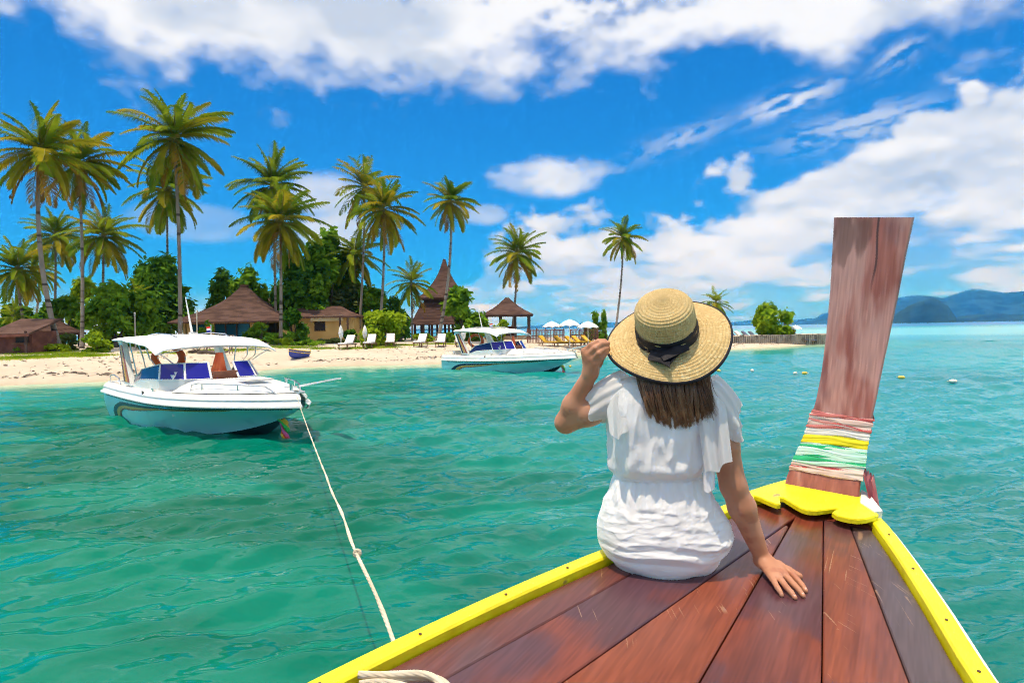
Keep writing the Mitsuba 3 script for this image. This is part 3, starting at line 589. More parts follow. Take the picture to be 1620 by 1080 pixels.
for i, (px, t) in enumerate([(549, 'white beach lounger nearest the low building, beside a closed parasol'), (585, 'white beach lounger in front of the lime green bush'), (617, 'white beach lounger at the right edge of the lime green bush'),
              (665, 'white beach lounger left of the slanting palm trunk'), (697, 'white beach lounger right of the slanting palm trunk'), (727, 'white beach lounger just left of the farther speedboat')]):
    lounger(t, px, 52+.8*i, 1.57+.12*(i % 3-1), 'white_cloth', 'white loungers along the beach', 1.15)
for i, (px, t) in enumerate([(867, 'yellow lounger, leftmost of the row under white parasols'), (891, 'yellow lounger, second from left under white parasols'), (908, 'yellow lounger, third from left under white parasols'), (919, 'yellow lounger, fourth from left under white parasols'), (934, 'yellow lounger, rightmost of the row beside the hat')]):
    lounger(t, px, 60+.5*i, 2.5, 'yellow_pad', 'yellow loungers by the fence', 1.05)
for i, (px, t) in enumerate([(1166, 'grey lounger nearest the hat brim on the point'), (1176, 'grey lounger, second from the hat on the point'), (1187, 'grey lounger, third from the hat on the point'), (1198, 'grey lounger just left of the point tree'), (1240, 'grey lounger just right of the point tree'), (1262, 'dark lounger beside the white parasol on the point'), (1274, 'dark lounger at the end of the sea wall')]):
    lounger(t, px, 71+.3*i, 2.4, 'blue_pad' if i != 1 else 'white_cloth', 'loungers on the sandy point', 1.1)
def parasol(label, px, d, top, w, closed, group=None, dark=False):
    c = P(px, top, d); g = gz(c[0], c[1]); k = thing('beach_parasol', label, 'parasol', group); s = d/1080; h = c[2]-g
    part(k, 'pole', MB().tube([[c[0], c[1], g-.1], [c[0], c[1], c[2]]], .03, 7), 'white_paint', True)
    if closed:
        z = np.linspace(0, 1, 10); r = np.interp(z, [0, .15, .45, .8, 1], [.05, .13, .16, .10, .015]); a = np.linspace(0, 2*np.pi, 17)[:-1]
        q = np.array([[(c[0]+rr*(1+.22*np.cos(6*t))*math.cos(t), c[1]+rr*(1+.22*np.cos(6*t))*math.sin(t), g+h*(.38+.62*zz)) for t in a] for zz, rr in zip(z, r)])
        part(k, 'canopy', MB().grid(q, close_v=True), 'white_cloth', 50)
        part(k, 'strap', MB().torus([c[0], c[1], g+h*.62], .15, .02), 'steel')
    else:
        R = w*s/2; n = 8; rr = np.linspace(0, 1, 7); a = np.linspace(0, 2*np.pi, 8*4+1)[:-1]
        q = np.array([[(c[0]+R*r*math.cos(t), c[1]+R*r*math.sin(t), c[2]-R*.58*r**1.9-(.09*R*abs(math.sin(4*t))*r**2)*-1) for t in a] for r in rr])
        ck = part(k, 'canopy', MB().sheet(np.concatenate([q, q[:, :1]], 1), .02), 'canvas_thin', 40)
        for i in range(8):
            t = i*np.pi/4; part(k, 'rib', MB().tube([[c[0]+R*r*.98*math.cos(t), c[1]+R*r*.98*math.sin(t), c[2]-R*.58*r**1.9-.05] for r in (0.03, .35, .7, 1)], .014, 4), 'teak')
        vk = MB().ball([c[0], c[1], c[2]+.03], .06); part(k, 'finial', vk, 'white_paint')
for px, t in ((539, 'closed white parasol right of the low building'), (577, 'closed white parasol before the lime green bush'), (733, 'closed white parasol behind the farther speedboat')): parasol(t, px, 54, 514, 8, True)
for px, tp, t in ((213, 494, 'slim grey post on the sand left of the bungalow'), (311, 492, 'slim grey post in front of the bungalow doors')):
    c = P(px, tp, 50); g = gz(c[0], c[1]); k = thing('beach_post', t, 'post'); part(k, 'shaft', MB().tube([[c[0], c[1], g-.2], [c[0], c[1], c[2]-.05]], .055, 8), 'concrete', True); part(k, 'cap', MB().tube([[c[0], c[1], c[2]-.05], [c[0], c[1], c[2]]], [.075, .04], 8), 'white_paint')
parasol('open white parasol, leftmost of three by the yellow loungers', 873, 60, 509, 30, False, 'open white parasols')
parasol('open white parasol, largest and middle of three by the yellow loungers', 901, 59, 506, 34, False, 'open white parasols')
parasol('open white parasol, rightmost of three, tilting towards the hat', 930, 60, 509, 34, False, 'open white parasols')
parasol('small open white parasol on the sandy point', 1258, 73, 515, 20, False)
def fence(label, a, b, d0, d1, n, top):
    k = thing('picket_fence', label, 'fence'); p, q = P(a, 0, d0), P(b, 0, d1); r = MB()
    for i in range(n+1):
        t = i/n; x, y = p[0]+(q[0]-p[0])*t, p[1]+(q[1]-p[1])*t; g = gz(x, y)
        big = i % 6 == 0; part(k, 'post' if big else 'picket', MB().box([x, y, g+(top+.12*big)/2-.05], [.12 if big else .07, .1 if big else .05, top+.12*big+.1]), 'red_timber')
    for z in (.35, .85):
        e = np.array([q[0]-p[0], q[1]-p[1], 0]); L = np.linalg.norm(e); u = e/L; R = np.array([[u[0], -u[1], 0], [u[1], u[0], 0], [0, 0, 1]])
        part(k, 'rail', MB().box([(p[0]+q[0])/2, (p[1]+q[1])/2+.05, 1.2+z], [L, .05, .08], R), 'red_timber')
fence('dark red picket fence left of the open parasols', 826, 884, 63, 64, 24, 1.25)
fence('dark red picket fence behind the right parasols', 895, 938, 64, 65, 18, 1.15)
def sea_wall():
    k = thing('sea_wall', 'low sea wall of upright timber posts along the sandy point', 'wall', None); rng = np.random.default_rng(8)
    a, b = G(1100, 540, .55), G(1302, 542, .55); a = P(1100, 0, 66); b = P(1312, 0, 73.5); n = 64
    for i in range(n):
        t = (i+.5)/n; x, y = a[0]+(b[0]-a[0])*t, a[1]+(b[1]-a[1])*t; zt = 1.13+rng.normal()*.05
        part(k, 'post', MB().tube([[x, y, .1], [x+rng.normal()*.02, y, zt]], .12*rng.uniform(.85, 1.15), 7), 'stone_post')
    e = np.array([b[0]-a[0], b[1]-a[1], 0]); L = np.linalg.norm(e); u = e/L; R = np.array([[u[0], -u[1], 0], [u[1], u[0], 0], [0, 0, 1]])
    part(k, 'backfill', MB().box([(a[0]+b[0])/2, (a[1]+b[1])/2+2.1, .5], [L, 3.9, 1.3], R), 'sand')
sea_wall()
for i, (px, py, t, m) in enumerate([(1137, 587, 'yellowish float in the water right of her sleeve', 'buoy_yellow'), (1190, 587, 'white float between her sleeve and the prow', 'buoy_white'), (1258, 591, 'white float, left one of two close to the prow', 'buoy_white'), (1273, 591, 'yellow float, right one of two close to the prow', 'buoy_yellow'),
        (1426, 598, 'yellow float just right of the prow', 'buoy_yellow'), (1508, 604, 'pale float farther right of the prow', 'buoy_white'), (902, 580, 'yellow float beside the bow of the farther speedboat', 'buoy_yellow')]):
    c = G(px, py); k = thing('buoy', t, 'buoy', 'floats marking the swimming area'); rng = np.random.default_rng(i)
    a = rng.uniform(0, 3.1); u = np.array([math.cos(a), math.sin(a), 0])
    part(k, 'float', MB().tube([c-u*.13+[0, 0, .03], c-u*.09+[0, 0, .03], c+[0, 0, .03], c+u*.09+[0, 0, .03], c+u*.13+[0, 0, .03]], [.025, .06, .075, .06, .025], 10), m, True)
    part(k, 'loop', MB().torus(c+u*.16+[0, 0, .03], .03, .009), 'rope_fibre')
def driftwood():
    rng = np.random.default_rng(12)
    for i, (px, py, t) in enumerate([(312, 556, 'grey driftwood log on the sand behind the near speedboat'), (330, 553, 'dark driftwood branch right of the grey log'), (345, 557, 'short driftwood stick nearest the bungalow side'), (78, 553, 'dark fallen trunk by the leaning palm foot')]):
        c = P(px, py, 46.); c[2] = gz(c[0], c[1]); k = thing('driftwood', t, 'driftwood'); a = rng.uniform(-.5, .5); u = np.array([math.cos(a), math.sin(a), 0])
        part(k, 'log', MB().tube([c-u*.7+[0, 0, .1], c-u*.2+[0, 0, .16], c+u*.3+[0, 0, .13], c+u*.8+[0, 0, .2]], [.10, .12, .1, .06], 7), 'driftwood', True)
        for j in range(4):
            o = c+u*rng.uniform(-.5, .6)+[0, 0, .14]; part(k, 'branch', MB().tube([o, o+[rng.normal()*.25, rng.normal()*.25, .25], o+[rng.normal()*.4, rng.normal()*.4, .42]], [.04, .03, .012], 5), 'driftwood', True)
M('rope_fibre', bump(pr(varied((.52, .45, .34), (.68, .61, .48), 9.), .9, .2), lambda p, n, uv: .002*dr.abs(dr.sin((p.x+p.y+p.z*2)*150)), 1., 1e-3))
driftwood()
def float_rack():
    d = 47.; c = P(345, 545, d); c[2] = gz(c[0], c[1])
    k = thing('float_rack', 'bamboo rack on the sand behind the near speedboat canopy', 'rack')
    for x in (-.9, .9): part(k, 'upright', MB().tube([c+[x, .2, -.1], c+[x*.9, 0, 1.25]], .03, 6), 'driftwood'); part(k, 'upright', MB().tube([c+[x, -.3, -.1], c+[x*.9, 0, 1.25]], .03, 6), 'driftwood')
    part(k, 'crossbar', MB().tube([c+[-1.1, 0, 1.2], c+[1.1, 0, 1.22]], .03, 6), 'driftwood')
    for dx, t, m in ((-.95, 'orange life vest hanging on the beach rack', 'orange_vinyl'), (-.45, 'pink life vest hanging on the beach rack', 'pink_vinyl')):
        v = thing('life_vest', t, 'life vest'); o = c+[dx*.8, -.05, .78]
        for s in (-.13, .13): part(v, 'panel', MB().box(o+[s, -.03, 0], [.22, .09, .62]), m)
        part(v, 'collar', MB().torus(o+[0, -.03, .36], .13, .045, np.array([[1, 0, 0], [0, 0, 1], [0, -1, 0]]).T, 16, 6), m, True)
        part(v, 'strap', MB().box(o+[0, -.085, -.1], [.46, .015, .05]), 'dark_inside')
float_rack()
M('dinghy_blue', pr((.03, .06, .35), .4)); M('dinghy_yellow', pr((.70, .45, .06), .5))
def dinghy():
    c = P(470, 575, 46.); c[2] = gz(c[0], c[1])-.02; k = thing('small_dinghy', 'small blue and yellow wooden boat pulled up on the sand, bow to the sea', 'boat')
    s = np.linspace(0, 1, 14); b = .48*np.sin(np.pi*np.clip(.25+.75*(1-s)**.8*1.0, 0, 1)*.5)*np.where(s > .96, .4, 1)*(1-s**5); zt = .48+.22*s**2; zk = .0+.25*s**4
    g = np.array([[(0, 2.2*(.5-q)*1.0, zk_) for _ in (0,)] + [(bb*.7, 2.2*(.5-q), zk_+.12), (bb*.95, 2.2*(.5-q), zt_-.1), (bb, 2.2*(.5-q), zt_)] for q, bb, zt_, zk_ in zip(s, b, zt, zk)])
    m = MB()
    full = np.concatenate([(g*[-1, 1, 1])[:, ::-1], g[:, 1:]], 1); m.sheet(full, .03); A = yawed(c[0], c[1], c[2], -.15)
    put(k+'__hull', mikit.ply(m.mesh(), 'dinghy_blue', smooth=35), A)
    rim = MB().tube(np.concatenate([g[:, 3]*[-1, 1, 1], g[::-1, 3]]), .035, 6); put(k+'__gunwale', mikit.ply(rim.mesh(), 'dinghy_yellow', smooth=True), A)
    bd = MB().tube(np.concatenate([(g[:, 2]+[.025, 0, -.05])*[-1, 1, 1], g[::-1, 2]+[.025, 0, -.05]]), .03, 6); put(k+'__rub_strip', mikit.ply(bd.mesh(), 'dinghy_yellow', smooth=True), A)
    for y in (-.3, .4): put(k+'__thwart', mikit.ply(MB().box([0, y, .42], [.78, .18, .03]).mesh(), 'teak'), A)
dinghy()

def tide_line():
    rng = np.random.default_rng(21); n = 1500; t = rng.random(n)*(len(FRONT)-2); i = t.astype(int); f = (t-i)[:, None]
    p = FRONT[i]*(1-f)+FRONT[i+1]*f; e = FRONT[i+1]-FRONT[i]; nn = np.stack([-e[:, 1], e[:, 0]], 1)/np.linalg.norm(e, axis=1, keepdims=True)
    d = np.where(rng.random(n) < .55, 2.0+.25*rng.normal(size=n)+.5*np.sin(t*9), rng.uniform(1.2, 8.5, n)); p = p+nn*d[:, None]; z = ground(p[:, 0], p[:, 1]); ok = z > .1
    p, z = p[ok], z[ok]; m = len(p); a = rng.uniform(0, 6.28, m); s = rng.uniform(.04, .16, m)*np.where(rng.random(m) < .1, 2, 1); c = np.stack([p[:, 0], p[:, 1], z+.012], 1)
    u = np.stack([np.cos(a), np.sin(a), .1*rng.normal(size=m)], 1)*s[:, None]; v = np.stack([-np.sin(a), np.cos(a), 0*a], 1)*(s*rng.uniform(.15, .5, m))[:, None]; w = np.array([0, 0, .03])
    V = np.stack([c-u, c+v, c+u, c-v, c+w*(s[:, None]/.1)], 1).reshape(-1, 3); k = np.arange(m)*5
    F = np.vstack([np.stack([k+x, k+y, k+4], 1) for x, y in ((0, 3), (3, 2), (2, 1), (1, 0))])
    scene['tide_litter'] = mikit.ply((V, F), 'driftwood'); labels['tide_litter'] = {'label': 'dry leaves, husks and weed scattered along the tide line', 'category': 'litter', 'kind': 'stuff'}
tide_line()
# ---------------------------------------------------------------- the two speedboats
M('gel_white', pr(varied((.72, .73, .72), (.80, .80, .78), 1.5), .22, .5, coat=.4))
M('gel_aqua', pr(varied((.30, .65, .69), (.36, .70, .73), .9, c=(.26, .60, .63), fc=2.5), .16, .5, coat=.5))
M('antifoul', pr(varied((.012, .03, .035), (.03, .06, .06), 2.), .45))
M('stripe_navy', pr((.008, .014, .05), .25)); M('stripe_gold', pr((.50, .29, .05), .28)); M('stripe_red', pr((.30, .05, .03), .28)); M('stripe_green', pr((.02, .12, .10), .28))
M('blue_screen', pr((.008, .009, .26), .12, .35)); M('dark_screen', pr((.02, .022, .085), .07, .5))
M('deck_grey', pr(varied((.55, .52, .48), (.63, .60, .56), 3.), .7))
M('seat_vinyl', pr((.62, .60, .55), .5)); M('brown_vinyl', pr(varied((.22, .07, .03), (.30, .10, .045), 4.), .5))
M('cord_white', pr((.70, .66, .58), .8)); M('flag_red', two(pr((.62, .03, .03), .8))); M('flag_white', pr((.75, .75, .75), .8)); M('flag_blue', pr((.02, .03, .25), .8))
M('engine_black', pr((.02, .02, .022), .3, coat=.4)); M('garland_red', pr((.55, .04, .03), .8)); M('garland_gold', pr((.65, .38, .03), .8)); M('garland_green', pr((.03, .45, .08), .8)); M('garland_pink', pr((.60, .10, .25), .8))
HL = 7.2
def hl(s):
    """half-sections of the hull at station s (0 stern .. 1 bow): gunwale, rail, chine, keel as (x, half beam, z)"""
    s = np.asarray(s, float); b = 1.06*np.where(s < .42, .95+.05*s/.42, 1-np.clip((s-.42)/.58, 0, 1)**2.35); b = np.maximum(b, .035)
    zg = .84+.36*s**1.7; zr = zg-.30
    c = .92*np.where(s < .3, 1, 1-np.clip((s-.3)/.7, 0, 1)**1.75); c = np.maximum(c, .01)
    return (np.stack([-3.5+7.25*s, b, zg], -1), np.stack([-3.5+7.2*s, b+.02, zr], -1), np.stack([-3.5+6.55*s, c, -.16+.74*s**4.4], -1), np.stack([-3.5+6.35*s, 0*s+.004, -.46+.84*s**5], -1))
def side(s, t):
    """a point of the starboard topside: t = 0 at the chine, 1 at the rail"""
    g, r, c, k = hl(s); t = np.asarray(t)[..., None]; p = c+(r-c)*t; s_ = np.asarray(s)
    p[..., 1] += (-.10*np.sin(np.pi*t[..., 0])*np.clip((s_-.45)/.4, 0, 1)**1.2 + .03*np.sin(np.pi*t[..., 0]))
    return p
def speedboat_parts():
    out = []; S = np.linspace(0, 1, 44)**.92
    def P_(name, mb, mat, smooth=False, label=None): out.append((name, mikit.ply(mb.mesh(), mat, smooth=smooth), label))
    g, r, c, k = hl(S); fl = lambda a: a*np.array([1, -1, 1])
    tt = np.linspace(0, 1, 9); sd = np.stack([side(S, np.full(len(S), t)) for t in tt], 1)
    m = MB(); m.grid(fl(sd)); m.grid(sd, flip=True)
    m.add([*fl(sd)[0], *sd[0][::-1], ], [[i, i+1, 16-i, 17-i] for i in range(8)])
    P_('hull_side', m, 'gel_aqua', 40)
    w = np.linspace(0, 1, 6)[None, :, None]; bt = k[:, None]+(c-k)[:, None]*w
    m = MB(); m.grid(fl(bt)); m.grid(bt, flip=True); m.add([*fl(bt)[0], *bt[0][::-1]], [[i, i+1, 10-i, 11-i] for i in range(5)]); P_('hull_bottom', m, 'antifoul', 40)
    # white moulding: rub rail, step, rounded gunwale, side deck
    prof = [(.035, -.30), (.075, -.285), (.08, -.235), (.03, -.20), (.015, -.13), (.03, -.115), (.02, -.09), (-.03, -.015), (-.07, .0)]
    def ring(sg):
        a = []
        for o, dz in prof:
            q = g.copy(); q[:, 1] = np.maximum(q[:, 1]+o*np.clip((1.02-S)/.1, .25, 1), .004); q[:, 2] += dz; q[:, 0] += o*1.4*np.clip((S-.85)/.15, 0, 1); q[:, 1] *= sg; a.append(q)
        return np.stack(a, 1)
    m = MB(); m.grid(ring(-1)); m.grid(ring(1), flip=True); tr = ring(-1)[0]; tl = ring(1)[0]
    m.add([*tr, *tl[::-1]], [[i, i+1, 16-i, 17-i] for i in range(8)])
    P_('topside', m, 'gel_white', 50)
    # decks: side decks round the cockpit, floor, foredeck with a raised coach roof
    iw = np.where(S < .63, np.minimum(g[:, 1]-.30, .74), 0); inn = ring(-1)[:, -1]
    m = MB()
    for sg in (-1, 1):
        e = inn*[1, 1, 1]; e[:, 1] = -inn[:, 1]*1; e = np.abs(inn)*0+np.stack([inn[:, 0], np.abs(inn[:, 1]), inn[:, 2]], 1)
        aft = S <= .60; q0, q1 = e[aft].copy(), e[aft].copy(); q1[:, 1] = np.minimum(q1[:, 1]-.18, .78); q2 = q1.copy(); q2[:, 2] = .42; q3 = q2.copy(); q3[:, 1] = 0
        gq = np.stack([q0, q1, q1+[0, 0, .03], q2, q3], 1); gq[..., 1] *= sg; m.grid(gq, flip=sg > 0)
    P_('cockpit', m, 'deck_grey', 30)
    m = MB(); fwd = S > .565; e = np.stack([inn[fwd][:, 0], np.abs(inn[fwd][:, 1]), inn[fwd][:, 2]], 1); w = np.linspace(-1, 1, 15)
    bumpz = .25*np.clip((S[fwd]-.56)/.02, 0, 1)*np.clip((.985-S[fwd])/.36, 0, 1)**.8
    gq = np.stack([np.stack([e[:, 0], e[:, 1]*q, e[:, 2]+.02+bumpz*np.clip(1.25*(1-abs(q)**3), 0, 1)], 1) for q in w], 1); m.grid(gq)
    b0 = gq[0]; m.grid(np.stack([b0*[1, 1, 0]+[0, 0, .42], b0])); P_('foredeck', m, 'gel_white', 45)
    m = MB(); m.box([-3.40, 0, .66], [.16, 1.9, .42]); P_('transom_top', m, 'gel_white')
    m = MB(); m.grid([[(1.35, -.22, 1.225), (1.35, .22, 1.225)], [(2.2, -.2, 1.24), (2.2, .2, 1.24)]]); m = MB().box([1.9, 0, 1.345], [.55, .42, .04]); P_('deck_hatch', m, 'deck_grey')
    # swoosh of coloured stripes: rises from the chine near the stern, bends forward and runs out under the rail
    def swoosh(o0, o1, mat, name, off):
        n = 90; u = np.linspace(0, 1, n); rows = []
        for o in (o0, o1):
            rr = 1-o
            s_ = np.where(u < .35, .085+.16*(u/.35)**1.9+.115*o*(1-.25*u/.35), .245+.115*o*.75+(u-.35)/.65*.62*(1-.25*o)); t_ = np.where(u < .35, .02+.83*(1-(1-u/.35)**1.7)-.0*o, .85+.10*(u-.35)/.65)
            t_ = t_-o*.34*np.clip(u/.35, 0, 1)**1.4*(1-.72*np.clip((u-.30)/.35, 0, 1)); s_ = s_
            rows.append(side(np.clip(s_, 0, .97), np.clip(t_, .02, .985))*[1, -1, 1]+np.array([0, -off, 0]))
        q = np.stack(rows, 1); md = (rows[0]+rows[1])/2+np.array([0, -.004, 0]); q = np.stack([rows[0], md, rows[1]], 1)
        P_(name, MB().grid(q, flip=True).grid(q*[1, -1, 1]), mat, True)
    swoosh(0.0, .34, 'stripe_navy', 'stripe', .009); swoosh(.37, .66, 'stripe_gold', 'stripe', .010); swoosh(.68, .80, 'stripe_red', 'stripe', .009)
    m = MB(); rr = ring(-1)[:, 0]+[0, -.012, -.012]; m.tube(rr[2:-1], .017, 5); m.tube((rr*[1, -1, 1])[2:-1], .017, 5); P_('rub_strip', m, 'stripe_green', True)
    # windscreen in panels between white frames
    plan = [(-1.85, -.92, .0), (-1.15, -.92, .26), (-.15, -.88, .37), (.42, -.62, .39), (.60, -.24, .39)]
    zb = lambda x: .84+.36*((x+3.5)/7.25)**1.7+.02+.25*np.clip((x+1.9)/.9, 0, 1)
    def pt(q, up, sg):
        x, y, h = q; return np.array([x-(.24*up*h/.39), sg*abs(y)*(1-.10*up*h/.39), zb(x)+h*up])
    for sg in (-1, 1):                                                  # white coaming under the glass
        m = MB(); m.sheet(np.array([[pt(q, 0, sg)*[1, 1, 0]+[0, 0, zb(q[0])-.02-.27*np.clip((q[0]+1.9)/.9, 0, 1)-.03] for q in plan], [pt(q, 0, sg)+[0, 0, .012] for q in plan]]), .03); P_('coaming', m, 'gel_white')
    for sg, nm in ((-1, 'windscreen'), (1, 'windscreen')):
        gl = MB(); fr = MB(); gd = MB()
        for a, b in zip(plan[:-1], plan[1:]):
            quad = np.array([[pt(a, 0, sg), pt(b, 0, sg)], [pt(a, 1, sg), pt(b, 1, sg)]]); (gd if a[0] < -1.0 else gl).sheet(quad, .012)
        P_(nm, gl, 'blue_screen'); P_('side_window', gd, 'dark_screen')
        fr.tube([pt(q, 1, sg) for q in plan], .016, 6); fr.tube([pt(q, 0, sg) for q in plan], .02, 6)
        for q in plan[2:]: fr.bar(pt(q, 0, sg), pt(q, 1, sg), .022)
        P_('screen_frame', fr, 'gel_white', True)
    # arch over the stern and the white canopy
    m = MB()
    for sg in (-1, 1):
        a0, a1 = np.array([-1.85, sg*.98, .92]), np.array([-2.5, sg*.94, 2.08]); w0, w1 = .24, .13
        m.add([a0+[-w0, 0, 0], a0+[w0, 0, 0], a1+[w1, 0, 0], a1+[-w1, 0, 0], a0+[-w0, -sg*.09, 0], a0+[w0, -sg*.09, 0], a1+[w1, -sg*.09, 0], a1+[-w1, -sg*.09, 0]],
              [[0, 1, 2, 3], [7, 6, 5, 4], [0, 4, 5, 1], [2, 6, 7, 3], [1, 5, 6, 2], [0, 3, 7, 4]])
    m.box([-2.5, 0, 2.08], [.26, 1.9, .09]); P_('arch', m, 'gel_white')
    for (dx, mat) in ((-.10, 'stripe_navy'), (.0, 'stripe_gold'), (.10, 'stripe_red')):
        for sg in (-1, 1):
            m = MB()
            a0, a1 = np.array([-1.88+dx*1.3, sg*.989, 1.0]), np.array([-2.44+dx*.7, sg*.950, 1.98]); m.sheet([[a0+[-.05, 0, 0], a0+[.05, 0, 0]], [a1+[-.035, 0, 0], a1+[.035, 0, 0]]], .006)
            P_('arch_stripe', m, mat)
    xs, ys = np.linspace(-2.62, .30, 22), np.linspace(-1, 1, 19); X, Y = np.meshgrid(xs, ys, indexing='ij')
    hw = 1.06+0*X; lip = np.clip((X+.55)/.85, 0, 1)
    Z = 2.25-.20*lip**1.7-.03*np.clip((-2.0-X)/.6, 0, 1)-.085*np.abs(Y)**2-.10*np.clip((np.abs(Y)-.86)/.14, 0, 1)**1.1*(.35+.65*np.clip((X+2.2)/1.6, 0, 1))+.008*np.sin(X*7.5)*np.cos(Y*3)
    m = MB().sheet(np.stack([X, Y*hw, Z], -1)[:, ::-1], .03); P_('canopy', m, 'canvas_thin', 40)
    m = MB(); m.tube([(-2.4, -.45, 2.24), (-1.6, -.5, 2.32), (-.8, -.5, 2.31), (-.4, -.45, 2.22)], .018, 6); m.tube([(-2.4, .45, 2.24), (-1.6, .5, 2.32), (-.8, .5, 2.31), (-.4, .45, 2.22)], .018, 6); P_('roof_rail', m, 'steel', True)
    m = MB()
    for sg in (-1, 1):
        m.tube([(.02, sg*.70, 1.62), (.08, sg*.84, 1.78), (.16, sg*.98, 1.90)], .013, 5); m.tube([(-.55, sg*.84, 1.55), (-.45, sg*.95, 1.72), (-.5, sg*1.0, 2.02)], .013, 5); m.tube([(-1.0, sg*.88, 1.45), (-.85, sg*.95, 1.7), (-.95, sg*1.0, 2.05)], .013, 5); m.tube([(-1.5, sg*.90, 1.2), (-1.55, sg*1.0, 2.08)], .013, 5)
    for x in (-.5, .2): m.tube([(x, -1.0, 2.05-.19*(x > 0)), (x, -.5, 2.19-.19*(x > 0)), (x, 0, 2.21-.19*(x > 0)), (x, .5, 2.19-.19*(x > 0)), (x, 1.0, 2.05-.19*(x > 0))], .013, 5)
    P_('canopy_frame', m, 'steel', True)
    # lifebuoy, seats, console, orange life jackets
    Rb = np.array([[.35, 0, .94], [.94, 0, -.35], [0, 1, 0]]).T
    P_('lifebuoy', MB().torus([-2.0, -.2, 1.60], .31, .07, np.array([[.80, .6, 0], [0, 0, 1], [.6, -.8, 0]]).T, 28, 10), 'orange_vinyl', True)
    m = MB()
    for a in (0, 1.57, 3.14, 4.71):
        u = np.array([.80, .6, 0])*math.cos(a)+np.array([0, 0, 1.])*math.sin(a); m.torus(np.array([-2.0, -.2, 1.60])+u*.31, .075, .014, np.array([u, [.6, -.8, 0], np.cross(u, [.6, -.8, 0])])[[0, 2, 1]].T, 12, 5)
    P_('lifebuoy_band', m, 'flag_white', True)
    for y in (-.42, .42):
        P_('seat', MB().box([-.75, y, .72], [.5, .5, .14]).box([-.98, y, 1.0], [.12, .5, .5]).box([-.75, y, .54], [.3, .3, .26]), 'seat_vinyl')
    P_('bench', MB().box([-2.7, 0, .66], [.45, 1.5, .16]).box([-2.95, 0, .88], [.12, 1.5, .4]).box([-2.7, 0, .5], [.4, 1.4, .2]), 'seat_vinyl')
    P_('console', MB().box([-.05, -.45, .88], [.42, .6, .92]).box([.02, -.45, 1.36], [.24, .5, .1]), 'gel_white')
    P_('steering_wheel', MB().torus([-.32, -.45, 1.32], .15, .016, rotz(0) @ np.array([[0, 0, 1], [0, 1, 0], [-1, 0, 0]]).T, 20, 6), 'engine_black', True)
    rng = np.random.default_rng(5)
    h = np.linspace(0, 1, 26); a_ = np.linspace(0, 2*np.pi, 41)[:-1]; H_, A_ = np.meshgrid(h, a_, indexing='ij'); rr = .06+.17*(1-H_)**1.3; rr = rr*(1+.16*np.sin(5*A_+H_*3)*(1-H_*.5)+.08*np.sin(11*A_-H_*6))
    m = MB().grid(np.stack([.30-.16*H_+rr*.6*np.cos(A_), -.04+.10*H_+rr*np.sin(A_), 1.0+.86*H_], -1), close_v=True); P_('life_vests', m, 'orange_vinyl', True)
    P_('locker_door', MB().box([.50, .02, 1.22], [.08, .44, .40]), 'brown_vinyl')
    # rails, cleats, bow gear
    def rail(pts, r_=.014): return MB().tube(pts, r_, 6)
    for sg in (-1, 1):
        m = MB(); gp = lambda s, dz, di: (lambda q: np.array([q[0], sg*max(q[1]-di, .03), q[2]+dz]))(hl(s)[0])
        m.tube([gp(.66, .0, .12), gp(.665, .2, .12), gp(.68, .235, .16), gp(.80, .21, .14), gp(.90, .17, .10), gp(.935, .0, .07)], .014, 6)
        for s_ in (.70, .82): m.bar(gp(s_, .0, .15), gp(s_, .215, .15), .012)
        P_('handrail', m, 'steel', True); m = MB(); m.tube([gp(.015, 0, .08), gp(.02, .2, .08), gp(.06, .25, .08), gp(.12, .18, .08), gp(.135, 0, .08)], .014, 6); P_('handrail', m, 'steel', True)
        P_('cleat', MB().box(gp(.47, .05, .06), [.16, .035, .03]).box(gp(.47, .02, .06), [.05, .03, .05]), 'steel')
        vents = MB().box(hl(.42)[0]*[1, sg, 1]+[0, sg*.012, -.06], [.06, .02, .10]); P_('vent', vents, 'engine_black')
    P_('bow_roller', MB().box([3.58, 0, 1.225], [.30, .08, .03]).tube([[3.73, -.04, 1.24], [3.73, .04, 1.24]], .025, 8), 'steel')
    P_('bow_post', MB().tube([[3.35, 0, 1.2], [3.35, 0, 1.36]], .025, 8).tube([[3.35, -.10, 1.31], [3.35, .10, 1.31]], .016, 6), 'steel', True)
    P_('boarding_plank', MB().box([3.62, .34, 1.40], [.85, .09, .035], np.array([[.92, -.28, -.26], [.29, .957, 0], [.25, -.075, .965]])), 'gel_white')
    P_('antenna', MB().tube([[-2.1, .3, 2.22], [-2.18, .28, 2.6], [-2.36, .25, 3.35]], [.03, .022, .010], 6).box([-2.06, .3, 2.27], [.14, .14, .10]), 'white_paint', True)
    P_('flag_pole', MB().tube([[-1.6, .5, 2.2], [-1.6, .5, 2.55]], .01, 5), 'steel')
    for i, mt in enumerate(('flag_red', 'flag_white', 'flag_blue')):
        u = np.linspace(0, 1, 7); q = np.array([[(-1.6-.02-.22*a, .5+.03*math.sin(a*7), 2.52-.055*i-.053*b-.06*a) for a in u] for b in (0, 1)]); P_('flag_strip', MB().sheet(q, .004), mt)
    # garland of coloured cloth under the stem
    for i, mt in enumerate(('garland_gold', 'garland_red', 'garland_pink', 'garland_green', 'garland_gold')):
        m = MB(); rng = np.random.default_rng(i+3); a = np.linspace(0, 1, 16); ph = i*1.3
        o = np.array([2.93, 0, .56]); q = np.stack([o[0]+.035*np.cos(a*9+ph)+.16*np.exp(-a*5)*0+.20*(1-np.exp(-a*9)), .035*np.sin(a*9+ph), o[2]-a*(.60+.12*(i % 3))], 1); m.tube(q, .030+.014*np.sin(a*14+i), 6); P_('garland', m, mt, True)
    return out
BOAT = speedboat_parts()
